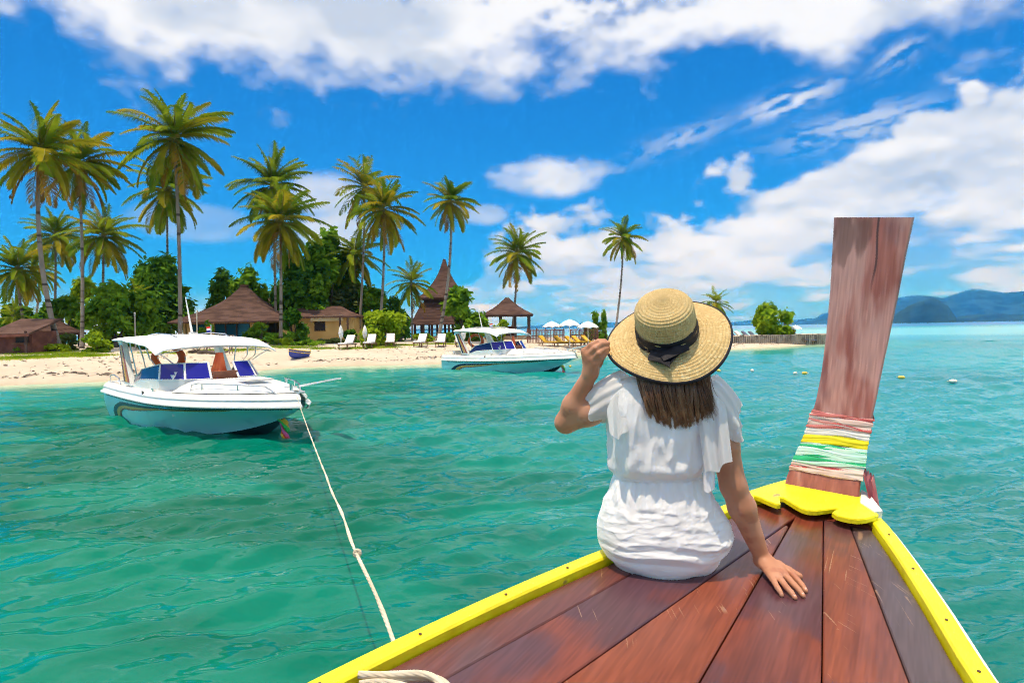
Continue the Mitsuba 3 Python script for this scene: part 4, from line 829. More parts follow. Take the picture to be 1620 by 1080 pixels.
def boat(label, x, y, z, yaw, trim, sx, sy, sz):
    k = thing('speedboat', label, 'motor boat', 'moored speedboats')
    m = T().translate([x, y, z]).rotate([0, 0, 1], math.degrees(yaw)).rotate([0, 1, 0], math.degrees(trim)).scale([sx, sy, sz])
    for n, s, lb in BOAT: put(k+'__'+n, s, m, lb)
    return m
boat1 = boat('nearer white and turquoise speedboat tied with a rope to the wooden boat', -7.55, 17.2, -.05, -.8, .031, 1.25, 1.38, .9625)
boat2 = boat('farther white and turquoise speedboat anchored off the loungers', -.15, 37.1, -.2, -.8, .016, 1.25, 1.22, 1.08)
# ---------------------------------------------------------------- the wooden longtail boat we sit on
DS = np.array([.44641, 2.05, 1.42925]); DR = np.array([.8647022, -.49233585, -.09947623]); DA = np.array([.49910027, .86446703, .05996401]); DN = np.cross(DR, DA)
def dk(v): v = np.asarray(v, float); return DS + v[..., :1]*DR + v[..., 1:2]*DA + v[..., 2:3]*DN      # deck coordinates: across, along, up
def dkf(p): q = [p.x-DS[0], p.y-DS[1], p.z-DS[2]]; return [sum(float(e)*c for e, c in zip(ax, q)) for ax in (DR, DA, DN)]
def wood(a, b, c, seed, dirn=0.):
    def fn(p, n, uv):
        u, v, w = dkf(p); u = u + dirn*v
        g = fbm(u*38+seed, v*1.6+seed*2, w*8, 4); blot = fbm(u*3.2+seed*3, v*2.1, w*3+seed, 4); fine = noise(u*210, v*13+seed, w*40)
        col = mix(a, b, smoothstep(.28, .72, g*.38+blot*.62)); col = mix(col, c, smoothstep(.44, .62, fbm(u*2.4+seed*7, v*3.0+seed, 1, 4)*.8+g*.2)*.9)
        col = col*(.82+.36*fine)
        wear = smoothstep(.70, .80, fbm(u*9+v*2.3+seed, v*3.1-u*3, seed, 4))*smoothstep(.45, .7, noise(u*55+seed, v*9, 1))
        ang = noise(dr.floor(u*4+seed)*3.1, dr.floor(v*3)*1.7, seed)*1.6-.4
        scr = smoothstep(.84, .92, noise((u*dr.cos(ang)+v*dr.sin(ang))*210, (v*dr.cos(ang)-u*dr.sin(ang))*5.5, seed))*smoothstep(.50, .62, noise(u*7+3, v*6, seed))
        return mix(col, (.40, .24, .14), dr.minimum(wear*.5+scr*.55, .75))
    return fn
def gloss(seed): return lambda p, n, uv: (lambda q: .17 + .30*fbm(q[0]*5+seed, q[1]*3, 0, 3))(dkf(p))
def grain(seed): return lambda p, n, uv: (lambda q: .0010*fbm(q[0]*45+seed, q[1]*3, 0, 3)+.0022*fbm(q[0]*4, q[1]*2+seed, 0, 2))(dkf(p))
def deckwood(name, a, b, c, seed): return M(name, bump({'type': 'principled', 'base_color': proc(wood(a, b, c, seed)), 'roughness': proc(gloss(seed)), 'specular': .6}, grain(seed), 1., 2e-3))
RED = ((.095, .019, .012), (.185, .042, .022), (.070, .030, .042))
deckwood('plank_a', (.085, .022, .018), (.15, .042, .032), (.095, .045, .05), 1.3); deckwood('plank_b', *RED, 4.7); deckwood('plank_c', (.11, .022, .010), (.215, .052, .022), (.075, .028, .032), 8.1)
deckwood('plank_grey', (.055, .028, .026), (.095, .055, .05), (.075, .05, .055), 2.9)
def prow_col(p, n, uv):
    u, v, w = dkf(p); g = fbm(u*46+w*1.5, w*2.0, v*20, 4); b = fbm(u*6+3, w*3.4, v*4, 4); k = fbm(u*8, w*4.4+7, v*3, 4); fine = noise(u*190, w*9, v*60)
    col = mix((.26, .070, .050), (.40, .145, .110), smoothstep(.25, .7, g*.4+b*.6)); col = mix(col, (.20, .085, .085), smoothstep(.50, .66, k)*.6)
    col = mix(col, (.56, .32, .28), smoothstep(.44, .62, fbm(u*9+11, w*3.1+2, v*3, 4)*.7+g*.3)*.65)         # bleached, worn patches
    col = col*(.84+.32*fine)
    col = mix(col, (.13, .055, .035), smoothstep(.58, .70, fbm(u*16+5, w*4.5, 3, 3))*smoothstep(.80, 1.1, w)*.7)   # dark stain round the knot near the top
    return mix(col, (.05, .022, .018), smoothstep(.006, .002, dr.abs(u-.425+.016*noise(w*7)-.01*w))*smoothstep(.86, .98, w)*.85)
M('prow_wood', bump({'type': 'principled', 'base_color': proc(prow_col), 'roughness': proc(lambda p, n, uv: (lambda q: .26+.3*fbm(q[0]*6, q[2]*3, 1, 3))(dkf(p))), 'specular': .6}, lambda p, n, uv: (lambda q: .0016*fbm(q[0]*50, q[2]*3, q[1]*9, 3)+.004*fbm(q[0]*6, q[2]*4, 2, 3))(dkf(p)), 1., 2e-3))
def yellow(p, n, uv):
    u, v, w = dkf(p); c = mix((.70, .60, .004), (.83, .75, .012), smoothstep(.3, .6, fbm(u*7, v*5, w*7, 4)*.75+.25*noise(u*90, v*30, w*90))); return mix(c, (.30, .22, .08), smoothstep(.70, .76, fbm(u*11+4, v*7, w*11, 4))*.8)
M('yellow_paint', bump(pr(proc(yellow), .38), lambda p, n, uv: (lambda q: .0012*fbm(q[0]*14, q[1]*9, q[2]*14, 3))(dkf(p)), 1., 2e-3))
M('hull_white', pr(varied((.66, .65, .62), (.76, .75, .73), 1.6, c=(.50, .46, .40), fc=2.2), .4))
M('joint_dark', pr((.012, .008, .007), .9, .1)); M('nail_rust', pr((.12, .055, .03), .8)); M('red_trim', pr((.20, .035, .035), .5))
LT = thing('longtail_boat', 'wooden longtail boat bow with red plank deck and yellow edges', 'boat')
# plan outline of the deck edge: across positions of the left and right outer edge by station
EV = np.array([-7.5, -6.5, -5, -3.5, -2.2, -1.5, -.97, -.57, -.10, .30, .72, .95, 1.08]); EL = np.array([-.15, -.48, -.66, -.68, -.64, -.585, -.502, -.414, -.285, -.155, .000, .085, .165]); ER = np.array([.75, 1.08, 1.26, 1.28, 1.24, 1.17, 1.09, .985, .826, .735, .630, .562, .50])
from scipy.interpolate import PchipInterpolator as PC
fL, fR = PC(EV, EL), PC(EV, ER)
def hull():
    v = np.concatenate([np.linspace(-7.5, -2, 20), np.linspace(-1.8, 1.08, 30)]); mid = (fL(v)+fR(v))/2; hw = (fR(v)-fL(v))/2
    kn = np.interp(v, [-7.5, -5, -2, -.6, .4, .9, 1.08], [-1.35, -1.72, -1.80, -1.62, -1.05, -.55, -.30])
    rows = []
    for sg in (-1, 1):
        t = np.linspace(0, 1, 12); q = np.stack([np.stack([mid+sg*hw*((1-a)**.62*(1-.0*a))*(1+.06*math.sin(a*3.1)), v+.02*a, -.045+(kn+.045)*a**1.15], 1) for a in t], 1); rows.append(q)
    m = MB(); m.grid(dk(rows[0])); m.grid(dk(rows[1]), flip=True)
    e = np.concatenate([rows[0][0], rows[1][0][::-1]]); m.add([*dk(rows[0][0]), *dk(rows[1][0])], [[i, 12+i, 13+i, i+1] for i in range(11)])
    part(LT, 'hull', m, 'hull_white', 40)
    # white rail outside the yellow edge, and a red trim line
    for sg, f in ((-1, fL), (1, fR)):
        w0 = .020; q = np.array([[(f(x)+sg*a, x, n) for a, n in ((0, .006), (w0, -.004), (w0, -.075), (0, -.09))] for x in v]); part(LT, 'white_rail', MB().grid(dk(q), flip=sg < 0), 'hull_white', 30)
    # yellow edge boards
    vv = v[(v > -3.6) & (v < 1.06)]
    for sg, f in ((-1, fL), (1, fR)):
        q = np.array([[(f(x)-sg*a, x, n) for a, n in ((0, .010), (.006, .022), (.052, .024), (.058, .018), (.058, -.02))] for x in vv]); part(LT, 'edge_board', MB().grid(dk(q), flip=sg > 0), 'yellow_paint', 35)
        rng = np.random.default_rng(3+sg)
        for x in np.arange(-.95, .8, .29):
            x = x+rng.normal()*.02; c = dk([f(x)-sg*.032, x, .0245]); part(LT, 'nail', MB().tube([c, c+DN*.002], .0042, 7), 'nail_rust')
    # dark substructure seen in the joints
    q = np.array([[(fL(x)+.03, x, -.03), (fR(x)-.03, x, -.03)] for x in vv]); part(LT, 'deck_beam', MB().grid(dk(q)), 'joint_dark')
hull()
def seam(pts):
    a, b = np.array(pts[0]), np.array(pts[-1]); return lambda v: a[0]+(b[0]-a[0])*(v-a[1])/(b[1]-a[1])
SA, SB, SC, SD, SE = seam([(-.279, -.777), (-.12, -.083)]), seam([(-.047, -.624), (.108, .099)]), seam([(.222, -.447), (.258, .73)]), seam([(.467, -.286), (.363, .843)]), seam([(.646, -.168), (.453, .869)])
inL = lambda v: fL(v)+.060; inR = lambda v: fR(v)-.060
crossv = lambda u: np.interp(u, [.05, .097, .244, .362, .453, .52], [.86, .857, .840, .857, .869, .88])
def plank(l, r, mat, gl, gr, vend=None, v0=-3.5, th=.03, dz=0., label=None):
    v = np.linspace(v0, .86, 60); L, R = np.array([float(l(x)) for x in v])+gl, np.array([float(r(x)) for x in v])-gr; ok = R-L > .012; v, L, R = v[ok], L[ok], R[ok]
    e = np.minimum(v, crossv((L+R)/2)-.004); rng = np.random.default_rng(int(abs(dz)*1e5)+7)
    b = .0035; prof = [(0, -th), (0, -b), (b, 0), (.5, .0012), (1-b, 0), (1, -b), (1, -th)]
    rows = []
    for x, a, c in zip(v, L, R):
        w = c-a; k = b/w
        rows.append([(a, x, dz-th), (a, x, dz-b), (a+b, x, dz), ((a+c)/2, x, dz+.0008), (c-b, x, dz), (c, x, dz-b), (c, x, dz-th)])
    q = dk(np.array(rows)); m = MB().grid(q); m.add(q[-1], [[0, 1, 2, 3], [0, 3, 4, 5], [0, 5, 6, 6]]); part(LT, 'plank', m, mat, 25, label=label)
g = .0016
clip = lambda s: (lambda v: max(float(s(v)), float(inL(v))))
plank(inL, lambda v: max(float(SA(v)), float(inL(v))), 'plank_a', g+.004, g, dz=-.001)
plank(clip(SA), lambda v: max(float(SB(v)), float(inL(v))), 'plank_b', g*1.3, g, dz=.0005)
plank(clip(SB), SC, 'plank_c', g, g*1.5, dz=-.0005)
plank(SC, SD, 'plank_b', g*1.5, g*1.2, dz=.0008)
plank(SD, SE, 'plank_c', g*1.2, g*1.4, dz=-.0002)
plank(SE, inR, 'plank_grey', g*1.4, g+.002, dz=-.003, label='weathered dark grey deck plank along the right edge')
def bow():
    q = [(u, float(crossv(u))+.003) for u in np.linspace(.06, .53, 12)] + [(.49, 1.04), (.18, 1.04)]
    part(LT, 'cross_plank', MB().prism(q, -.03, .001, dk), 'plank_b')
    o = [(.062, .884), (.115, 1.024), (.176, 1.165), (.471, 1.185), (.530, 1.02), (.543, .915), (.504, .841), (.478, .815), (.452, .807), (.425, .808), (.406, .817), (.389, .842), (.396, .872), (.409, .905), (.392, .890), (.365, .856), (.338, .822), (.308, .806), (.285, .814), (.261, .837), (.232, .872), (.207, .902), (.193, .899), (.197, .870), (.208, .816), (.197, .803), (.164, .821), (.130, .845), (.099, .859), (.105, .835), (.109, .818), (.094, .79), (.075, .795)]
    pg = Polygon(o).buffer(0); pg = pg.buffer(.003).buffer(-.003)
    pg = max(getattr(pg, 'geoms', [pg]), key=lambda a: a.area)
    mm = MB(); mm.prism(np.array(pg.exterior.coords)[:-1], .0265, .042, dk)
    inner = pg.buffer(-.004); inner = max(getattr(inner, 'geoms', [inner]), key=lambda a: a.area)
    mm.prism(np.array(inner.exterior.coords)[:-1], .042, .045, dk); part(LT, 'bow_board', mm, 'yellow_paint', label='scalloped bright yellow board across the bow')
    # the tall prow post: a board facing the deck that leans away and splays towards the top
    st = [(-.32, .225, .470, 1.04), (.0, .183, .468, 1.085), (.067, .186, .467, 1.105), (.144, .208, .469, 1.134), (.23, .233, .472, 1.165), (.327, .252, .479, 1.195), (.395, .262, .486, 1.213), (.556, .272, .500, 1.248), (.70, .273, .513, 1.272), (.82, .271, .525, 1.288), (1.03, .263, .541, 1.310), (1.182, .255, .5555, 1.322)]
    z = np.array([s[0] for s in st]); zz = np.linspace(-.32, 1.182, 50); l, r, vv = (PC(z, [s[i] for s in st])(zz) for i in (1, 2, 3)); rows = []
    b = .007; rng = np.random.default_rng(2); wob = lambda s: .0022*meshkit.fbm(np.stack([zz*9+s, 0*zz, 0*zz], 1), 3)-.001
    for i, (h, a, c, d) in enumerate(zip(zz, l+wob(3), r+wob(30), vv)):
        th = .10+.10*np.clip((.30-h)/.6, 0, 1)+.02*h
        slant = .02*(h-.2)
        rows.append([(a+b, d, h), (c-b, d, h), (c, d+b, h), (c-.012, d+th-b, h), (c-.02, d+th, h), (a+.02, d+th, h), (a+.012, d+th-b, h), (a, d+b, h)])
    rows = np.array(rows); rows[-1, :, 2] += np.array([.0, .001, .002, .0, 0, 0, 0, 0]); q = dk(rows); m = MB().grid(q, close_v=True)
    m.add(q[-1], [[0, 1, 2, 3], [0, 3, 4, 5], [0, 5, 6, 7]]); part(LT, 'prow_post', m, 'prow_wood', 30)
    # stem below the prow, running down to the keel
    kv = np.array([1.05, 1.0, .85, .55, .1]); kn = np.array([-.05, -.35, -.62, -.98, -1.28]); pth = np.stack([np.full(5, .325), kv+.10, kn], 1)
    part(LT, 'stem', MB().tube(dk(pth), [.07, .07, .06, .06, .05], 8), 'hull_white', True)
    part(LT, 'prow_cheek', MB().prism([(.476, 1.02), (.53, .93), (.555, .96), (.50, 1.16), (.47, 1.2)], -.25, .05, dk), 'hull_white')
    return PC(z, [s[1] for s in st]), PC(z, [s[2] for s in st]), PC(z, [s[3] for s in st])
pl, prr, pv = bow()
M('ribbon_red', pr(varied((.50, .06, .07), (.62, .22, .20), 9.), .75)); M('ribbon_pale', pr(varied((.66, .42, .38), (.74, .60, .55), 12.), .8)); M('ribbon_white', pr((.74, .72, .70), .8)); M('ribbon_yellow', pr(varied((.78, .60, .005), (.84, .72, .01), 14.), .7))
M('ribbon_green', pr(varied((.01, .42, .16), (.03, .52, .24), 14.), .7)); M('ribbon_mint', pr(varied((.45, .74, .64), (.62, .80, .73), 14.), .8)); M('ribbon_maroon', pr(varied((.22, .02, .03), (.32, .06, .07), 14.), .7))
def wrap(key, h0, h1, tilt, mat, lift, seed, name):
    """one turn of cloth round the prow post from height h0 to h1, pulled into fine pleats"""
    rng = np.random.default_rng(seed); W = np.linspace(0, 1, 9); rows = []; loop = []
    n = 14
    for s_, e_ in (((0, 0), (1, 0)), ((1, 0), (1, 1)), ((1, 1), (0, 1)), ((0, 1), (0, 0))):
        for k in range(n): loop.append(((s_[0]+(e_[0]-s_[0])*k/n), (s_[1]+(e_[1]-s_[1])*k/n)))
    ph = rng.uniform(0, 6, 4)
    for a, b in loop:
        row = []
        for w in W:
            h = h0+(h1-h0)*w + tilt*(a-.5) + .004*math.sin(a*7+ph[0]+w*2)*(1-b); L, R, V = float(pl(h)), float(prr(h)), float(pv(h))
            th = .10+.10*np.clip((.30-h)/.6, 0, 1)+.02*h
            kk = min(1., (h1-h0)/.04); bul = lift+(.0022*math.sin(w*14+ph[1]+a*2.5)+.0014*math.sin(w*27+a*5+ph[2]))*kk+.0022*kk*math.sin(math.pi*w)-.0012*(1-kk)*(2*w-1)**2; cx = .012*b
            row.append((L+cx-bul+(R-L-2*cx+2*bul)*a, V-bul+(th+2*bul)*b, h))
        rows.append(row)
    part(key, name, MB().grid(dk(np.array(rows)), close_u=True), mat, 55)
def ribbons():
    def band(label, items):
        k = thing('prow_ribbon', label, 'ribbon')
        for i, (a, b, t, m) in enumerate(items): wrap(k, a, b, t, m, .004+.0011*i, 50+i*7+len(items), 'strip')
        return k
    band('thin red and pale pink strips of cloth, topmost wrap round the prow', [(.290, .352, .004, 'ribbon_pale'), (.335, .349, -.016, 'ribbon_red'), (.312, .331, .016, 'ribbon_pale'), (.306, .318, -.022, 'ribbon_red'), (.322, .340, -.006, 'ribbon_pale'), (.296, .304, .012, 'ribbon_red'), (.343, .352, .010, 'ribbon_red')])
    band('plain white cloth wrap between the red strips and the yellow on the prow', [(.262, .297, .010, 'ribbon_white'), (.268, .286, -.004, 'ribbon_white')])
    band('bright yellow cloth wrap in the middle of the prow ribbons', [(.224, .268, .016, 'ribbon_yellow'), (.234, .256, .022, 'ribbon_yellow')])
    band('green and pale mint cloth wrap below the yellow one on the prow', [(.144, .228, .014, 'ribbon_mint'), (.208, .226, .008, 'ribbon_green'), (.180, .192, .020, 'ribbon_green'), (.186, .206, .004, 'ribbon_mint'), (.158, .172, .012, 'ribbon_green'), (.148, .160, .020, 'ribbon_mint')])
    k = band('faded pink cloth wrap, lowest on the prow above the yellow board', [(.106, .148, .006, 'ribbon_pale'), (.124, .136, .014, 'ribbon_red'), (.110, .124, -.002, 'ribbon_pale')])
    for i in range(4):
        q = dk(np.array([[(.474+.010*i, 1.12+.02*i, .135-.012*i), (.478+.010*i, 1.17+.02*i, .15-.012*i)], [(.515+.008*i, 1.08+.03*i, .02-.02*i), (.52+.008*i, 1.14+.03*i, .03-.02*i)], [(.545+.008*i, 1.05+.03*i, -.08-.02*i), (.55+.008*i, 1.11+.03*i, -.07-.02*i)]]))
        part(k, 'loose_end', MB().sheet(q, .004), 'ribbon_maroon' if i % 2 == 0 else 'ribbon_red')
ribbons()
def ropes():
    a = np.array(boat1.matrix) @ [3.68, -.06, 1.16, 1]; a = a[:3]; b = dk([-.452, -.70, -.02]); n = 90; t = np.linspace(0, 1, n)[:, None]
    p = a+(b-a)*t; p[:, 2] -= .06*4*t[:, 0]*(1-t[:, 0]); p[:, 0] +=   .005*np.sin(t[:, 0]*60)*np.clip((t[:, 0]-.7)/.2, 0, 1)
    r = .0060+.0018*np.clip(np.sin(t[:, 0]*140), 0, 1)*(t[:, 0] > .85)+.0015*np.sin(t[:, 0]*400)
    k = thing('mooring_rope', 'pale mooring rope from the near speedboat bow down to the wooden boat', 'rope'); part(k, 'line', MB().tube(p, r, 8), 'rope_fibre', True)
    for s in (.925,): part(k, 'knot', MB().torus(a+(b-a)*s+[0, 0, -.06*4*s*(1-s)], .010, .008, np.array([[1, 0, 0], [0, .3, .95], [0, .95, -.3]]), 14, 7), 'rope_fibre', True)
    k = thing('rope_coil', 'frayed pale rope end lying on the deck at the bottom edge', 'rope'); rng = np.random.default_rng(1)
    for i in range(5):
        u = np.linspace(0, 1, 30); q = np.stack([-.40+.26*u+.012*rng.normal(), -.905+.05*np.sin(u*3.0)+.016*i-.10*(u-.5)**2+.01*np.sin(u*9+i), .016+.012*(i % 2)+0*u], 1); part(k, 'strand', MB().tube(dk(q), .0085, 7), 'rope_fibre', True)
ropes()
# ---------------------------------------------------------------- the woman in white
M('skin', {'type': 'principled', 'base_color': varied((.46, .20, .108), (.54, .26, .158), 14, 3, None, .3, .7, (.44, .18, .105), 30.), 'roughness': .48, 'specular': .4, 'flatness': .3, 'sheen': .15})
M('nail', pr((.66, .36, .29), .2)); M('eye_white', pr((.7, .68, .65), .2)); M('eye_dark', pr((.03, .018, .01), .1)); M('lip', pr((.45, .13, .12), .4))
M('dress_white', bump({'type': 'principled', 'base_color': varied((.74, .74, .755), (.80, .80, .81), 3.), 'roughness': .75, 'specular': .2, 'sheen': .25},
                      lambda p, n, uv: .0007*noise(p.x*300, p.y*300, p.z*300)+.0020*fbm(p.x*70, p.y*40, p.z*14, 3)+.0022*fbm(p.x*30, p.y*30, p.z*34, 3), 1., 1e-3))
M('chiffon', thin(varied((.80, .80, .81), (.86, .86, .87), 4.), .7, .75, .2))
M('hair_dark', pr(varied((.065, .030, .017), (.10, .048, .026), 8.), .4, .4)); M('hair_brown', pr(varied((.125, .058, .031), (.205, .10, .052), 6.), .33, .45)); M('hair_light', pr(varied((.19, .092, .046), (.28, .15, .078), 6.), .33, .45))
def ondeck(px, py, off):
    r = fw + RIGHT*(px-810)/1080 + UP*(540-py)/1080; return CAM + r*(((DS+DN*off-CAM)@DN)/(r@DN))
WO = thing('person', 'woman in white dress sitting on the deck with her back turned, holding her hat', 'person')
Fd = np.array([math.sin(.17), math.cos(.17), 0])
def body():
    pr_ = []; B = lambda a, b, ra, rb, k=.03: pr_.append((a, b, ra, rb, k))
    z = lambda px, py, d: P(px, py, d)
    B(z(1013, 862, 2.17), z(1092, 862, 2.17), .088, .088, .05)
    B(z(1052, 850, 2.17), z(1045, 765, 2.17), .095, .074, .06); B(z(1045, 765, 2.17), z(1048, 670, 2.145), .074, .085, .05)
    B(z(1010, 670, 2.15), z(1085, 670, 2.15), .075, .075, .05); B(z(982, 628, 2.14), z(1128, 632, 2.13), .042, .042, .04)
    B(z(1055, 622, 2.13), z(1057, 568, 2.15), .052, .048, .04)
    H = z(1057, 542, 2.155); up = np.array([-.10, -.10, 1.]); up /= np.linalg.norm(up); f = norm(Fd+[0, 0, .12]); rt = np.cross(f, up)
    B(H+up*.02-f*.015, H+up*.02+f*.03, .083, .078, .03); B(H-up*.03+f*.045, H-up*.075+f*.065, .055, .036, .03); B(H-up*.085+f*.082, H-up*.088+f*.084, .022, .02, .03)
    B(H-up*.005+f*.096, H-up*.035+f*.108, .010, .015, .012); B(H-up*.06+f*.085-rt*.012, H-up*.06+f*.085+rt*.012, .014, .014, .012)
    for s in (-1, 1): B(H-up*.01+rt*s*.078, H-up*.045+rt*s*.074, .017, .011, .008); B(H+up*.012+f*.078+rt*s*.02, H+up*.012+f*.07+rt*s*.045, .012, .012, .012); B(H-up*.03+f*.06+rt*s*.035, H-up*.04+f*.06+rt*s*.03, .022, .022, .02)
    # legs over the gunwale
    for px, s in ((1018, -1), (1086, 1)):
        hip = z(px, 866, 2.19); kn = hip+Fd*.40+np.array([s*.01, 0, .045]); an = kn+Fd*.10+np.array([s*.01, 0, -.38]); B(hip, kn, .082, .056, .03); B(kn, kn+(an-kn)*.35, .054, .055, .02); B(kn+(an-kn)*.35, an, .055, .034, .02); B(an+[0, 0, -.02]-Fd*.02, an+Fd*.16+[0, 0, -.075], .032, .022, .02)
    # left arm lifted to the hat
    sh, el, wr = z(980, 632, 2.14), z(895, 668, 2.235), z(934, 590, 2.145)
    B(sh, sh+(el-sh)*.55, .045, .041, .03); B(sh+(el-sh)*.55, el, .041, .034, .02); B(el, el+(wr-el)*.35, .034, .036, .015); B(el+(wr-el)*.35, wr, .036, .0225, .02)
    mc = [z(925, 556, 2.135), z(930, 562, 2.125), z(936, 569, 2.12), z(942, 576, 2.12)]
    for m in mc: B(wr, m, .018, .0125, .014)
    ch = [[z(935, 546, 2.12), z(947, 540, 2.115), z(957, 539, 2.115)], [z(942, 551, 2.105), z(953, 544, 2.105), z(962, 543, 2.112)], [z(947, 559, 2.10), z(956, 552, 2.105), z(962, 550, 2.112)], [z(951, 567, 2.105), z(957, 560, 2.108), z(961, 557, 2.113)]]
    for m, c, r in zip(mc, ch, (.0092, .0095, .0090, .0080)): B(m, c[0], r*1.15, r, .006); B(c[0], c[1], r, r*.92, .003); B(c[1], c[2], r*.92, r*.78, .003)
    B(wr, z(946, 574, 2.16), .018, .015, .012); B(z(946, 574, 2.16), z(955, 559, 2.165), .0135, .0115, .006); B(z(955, 559, 2.165), z(961, 549, 2.15), .0115, .009, .004)
    # right arm propped on the deck
    sh, el, wr = z(1130, 640, 2.135), z(1160, 768, 2.12), ondeck(1206, 882, .045)
    B(sh, sh+(el-sh)*.5, .047, .045, .03); B(sh+(el-sh)*.5, el, .045, .0395, .02); B(el, el+(wr-el)*.3, .0395, .040, .015); B(el+(wr-el)*.3, wr, .040, .0235, .02)
    mc = [ondeck(1222, 914, .024), ondeck(1231, 911, .028), ondeck(1240, 907, .029), ondeck(1247, 902, .027)]
    for m, r in zip(mc, (.011, .0125, .013, .0125)): B(wr+DN*-.006, m, .019, r, .016)
    pi = [(1230, 929, 1237, 941), (1245, 929, 1258, 945), (1256, 924, 1271, 942), (1262, 917, 1275, 934)]
    for m, (a, b, c, d), r in zip(mc, pi, (.0078, .0086, .009, .0088)):
        q1, q3 = ondeck(a, b, .020), ondeck(c, d, .008); q2 = (q1+q3)/2+DN*.002; B(m, q1, r*1.2, r, .005); B(q1, q2, r, r*.92, .003); B(q2, q3, r*.92, r*.78, .003)
        dd = norm(q3-q2); c0 = q3+DN*(r*.66)-dd*.002; sd = np.cross(dd, DN); NAILS.append((c0, dd, sd, DN))
    t0, t1, t2, t3 = wr-DN*.008, ondeck(1231, 893, .022), ondeck(1248, 901, .016), ondeck(1265, 911, .010)
    B(t0, t1, .019, .0145, .012); B(t1, t2, .0135, .0105, .006); B(t2, t3, .0105, .0098, .004); dd = norm(t3-t2); NAILS.append((t3+DN*.0055, dd, np.cross(dd, DN), DN))
    v, fc = blob(pr_, .0036); part(WO, 'body', relaxed(v, fc), 'skin', True)
    for c, a, b, n in NAILS:
        s = trimesh.creation.icosphere(1); q = np.array(s.vertices)*[.0052, .0042, .0016]; part(WO, 'fingernail', (c+q[:, :1]*a+q[:, 1:2]*b+q[:, 2:]*n, s.faces), 'nail', True)
    for s in (-1, 1):
        e = H-up*.004+f*.084+rt*s*.031; ek = part(WO, 'eye', MB().ball(e, .0115, 2), 'eye_white', True); part(ek, 'iris', MB().ball(e+f*.007, .0055, 1), 'eye_dark', True)
    part(WO, 'mouth', MB().tube([H-up*.062+f*.0985-rt*.02, H-up*.060+f*.102, H-up*.062+f*.0985+rt*.02], [.003, .006, .003], 7), 'lip', True)
    return H
NAILS = []
HEAD = body()

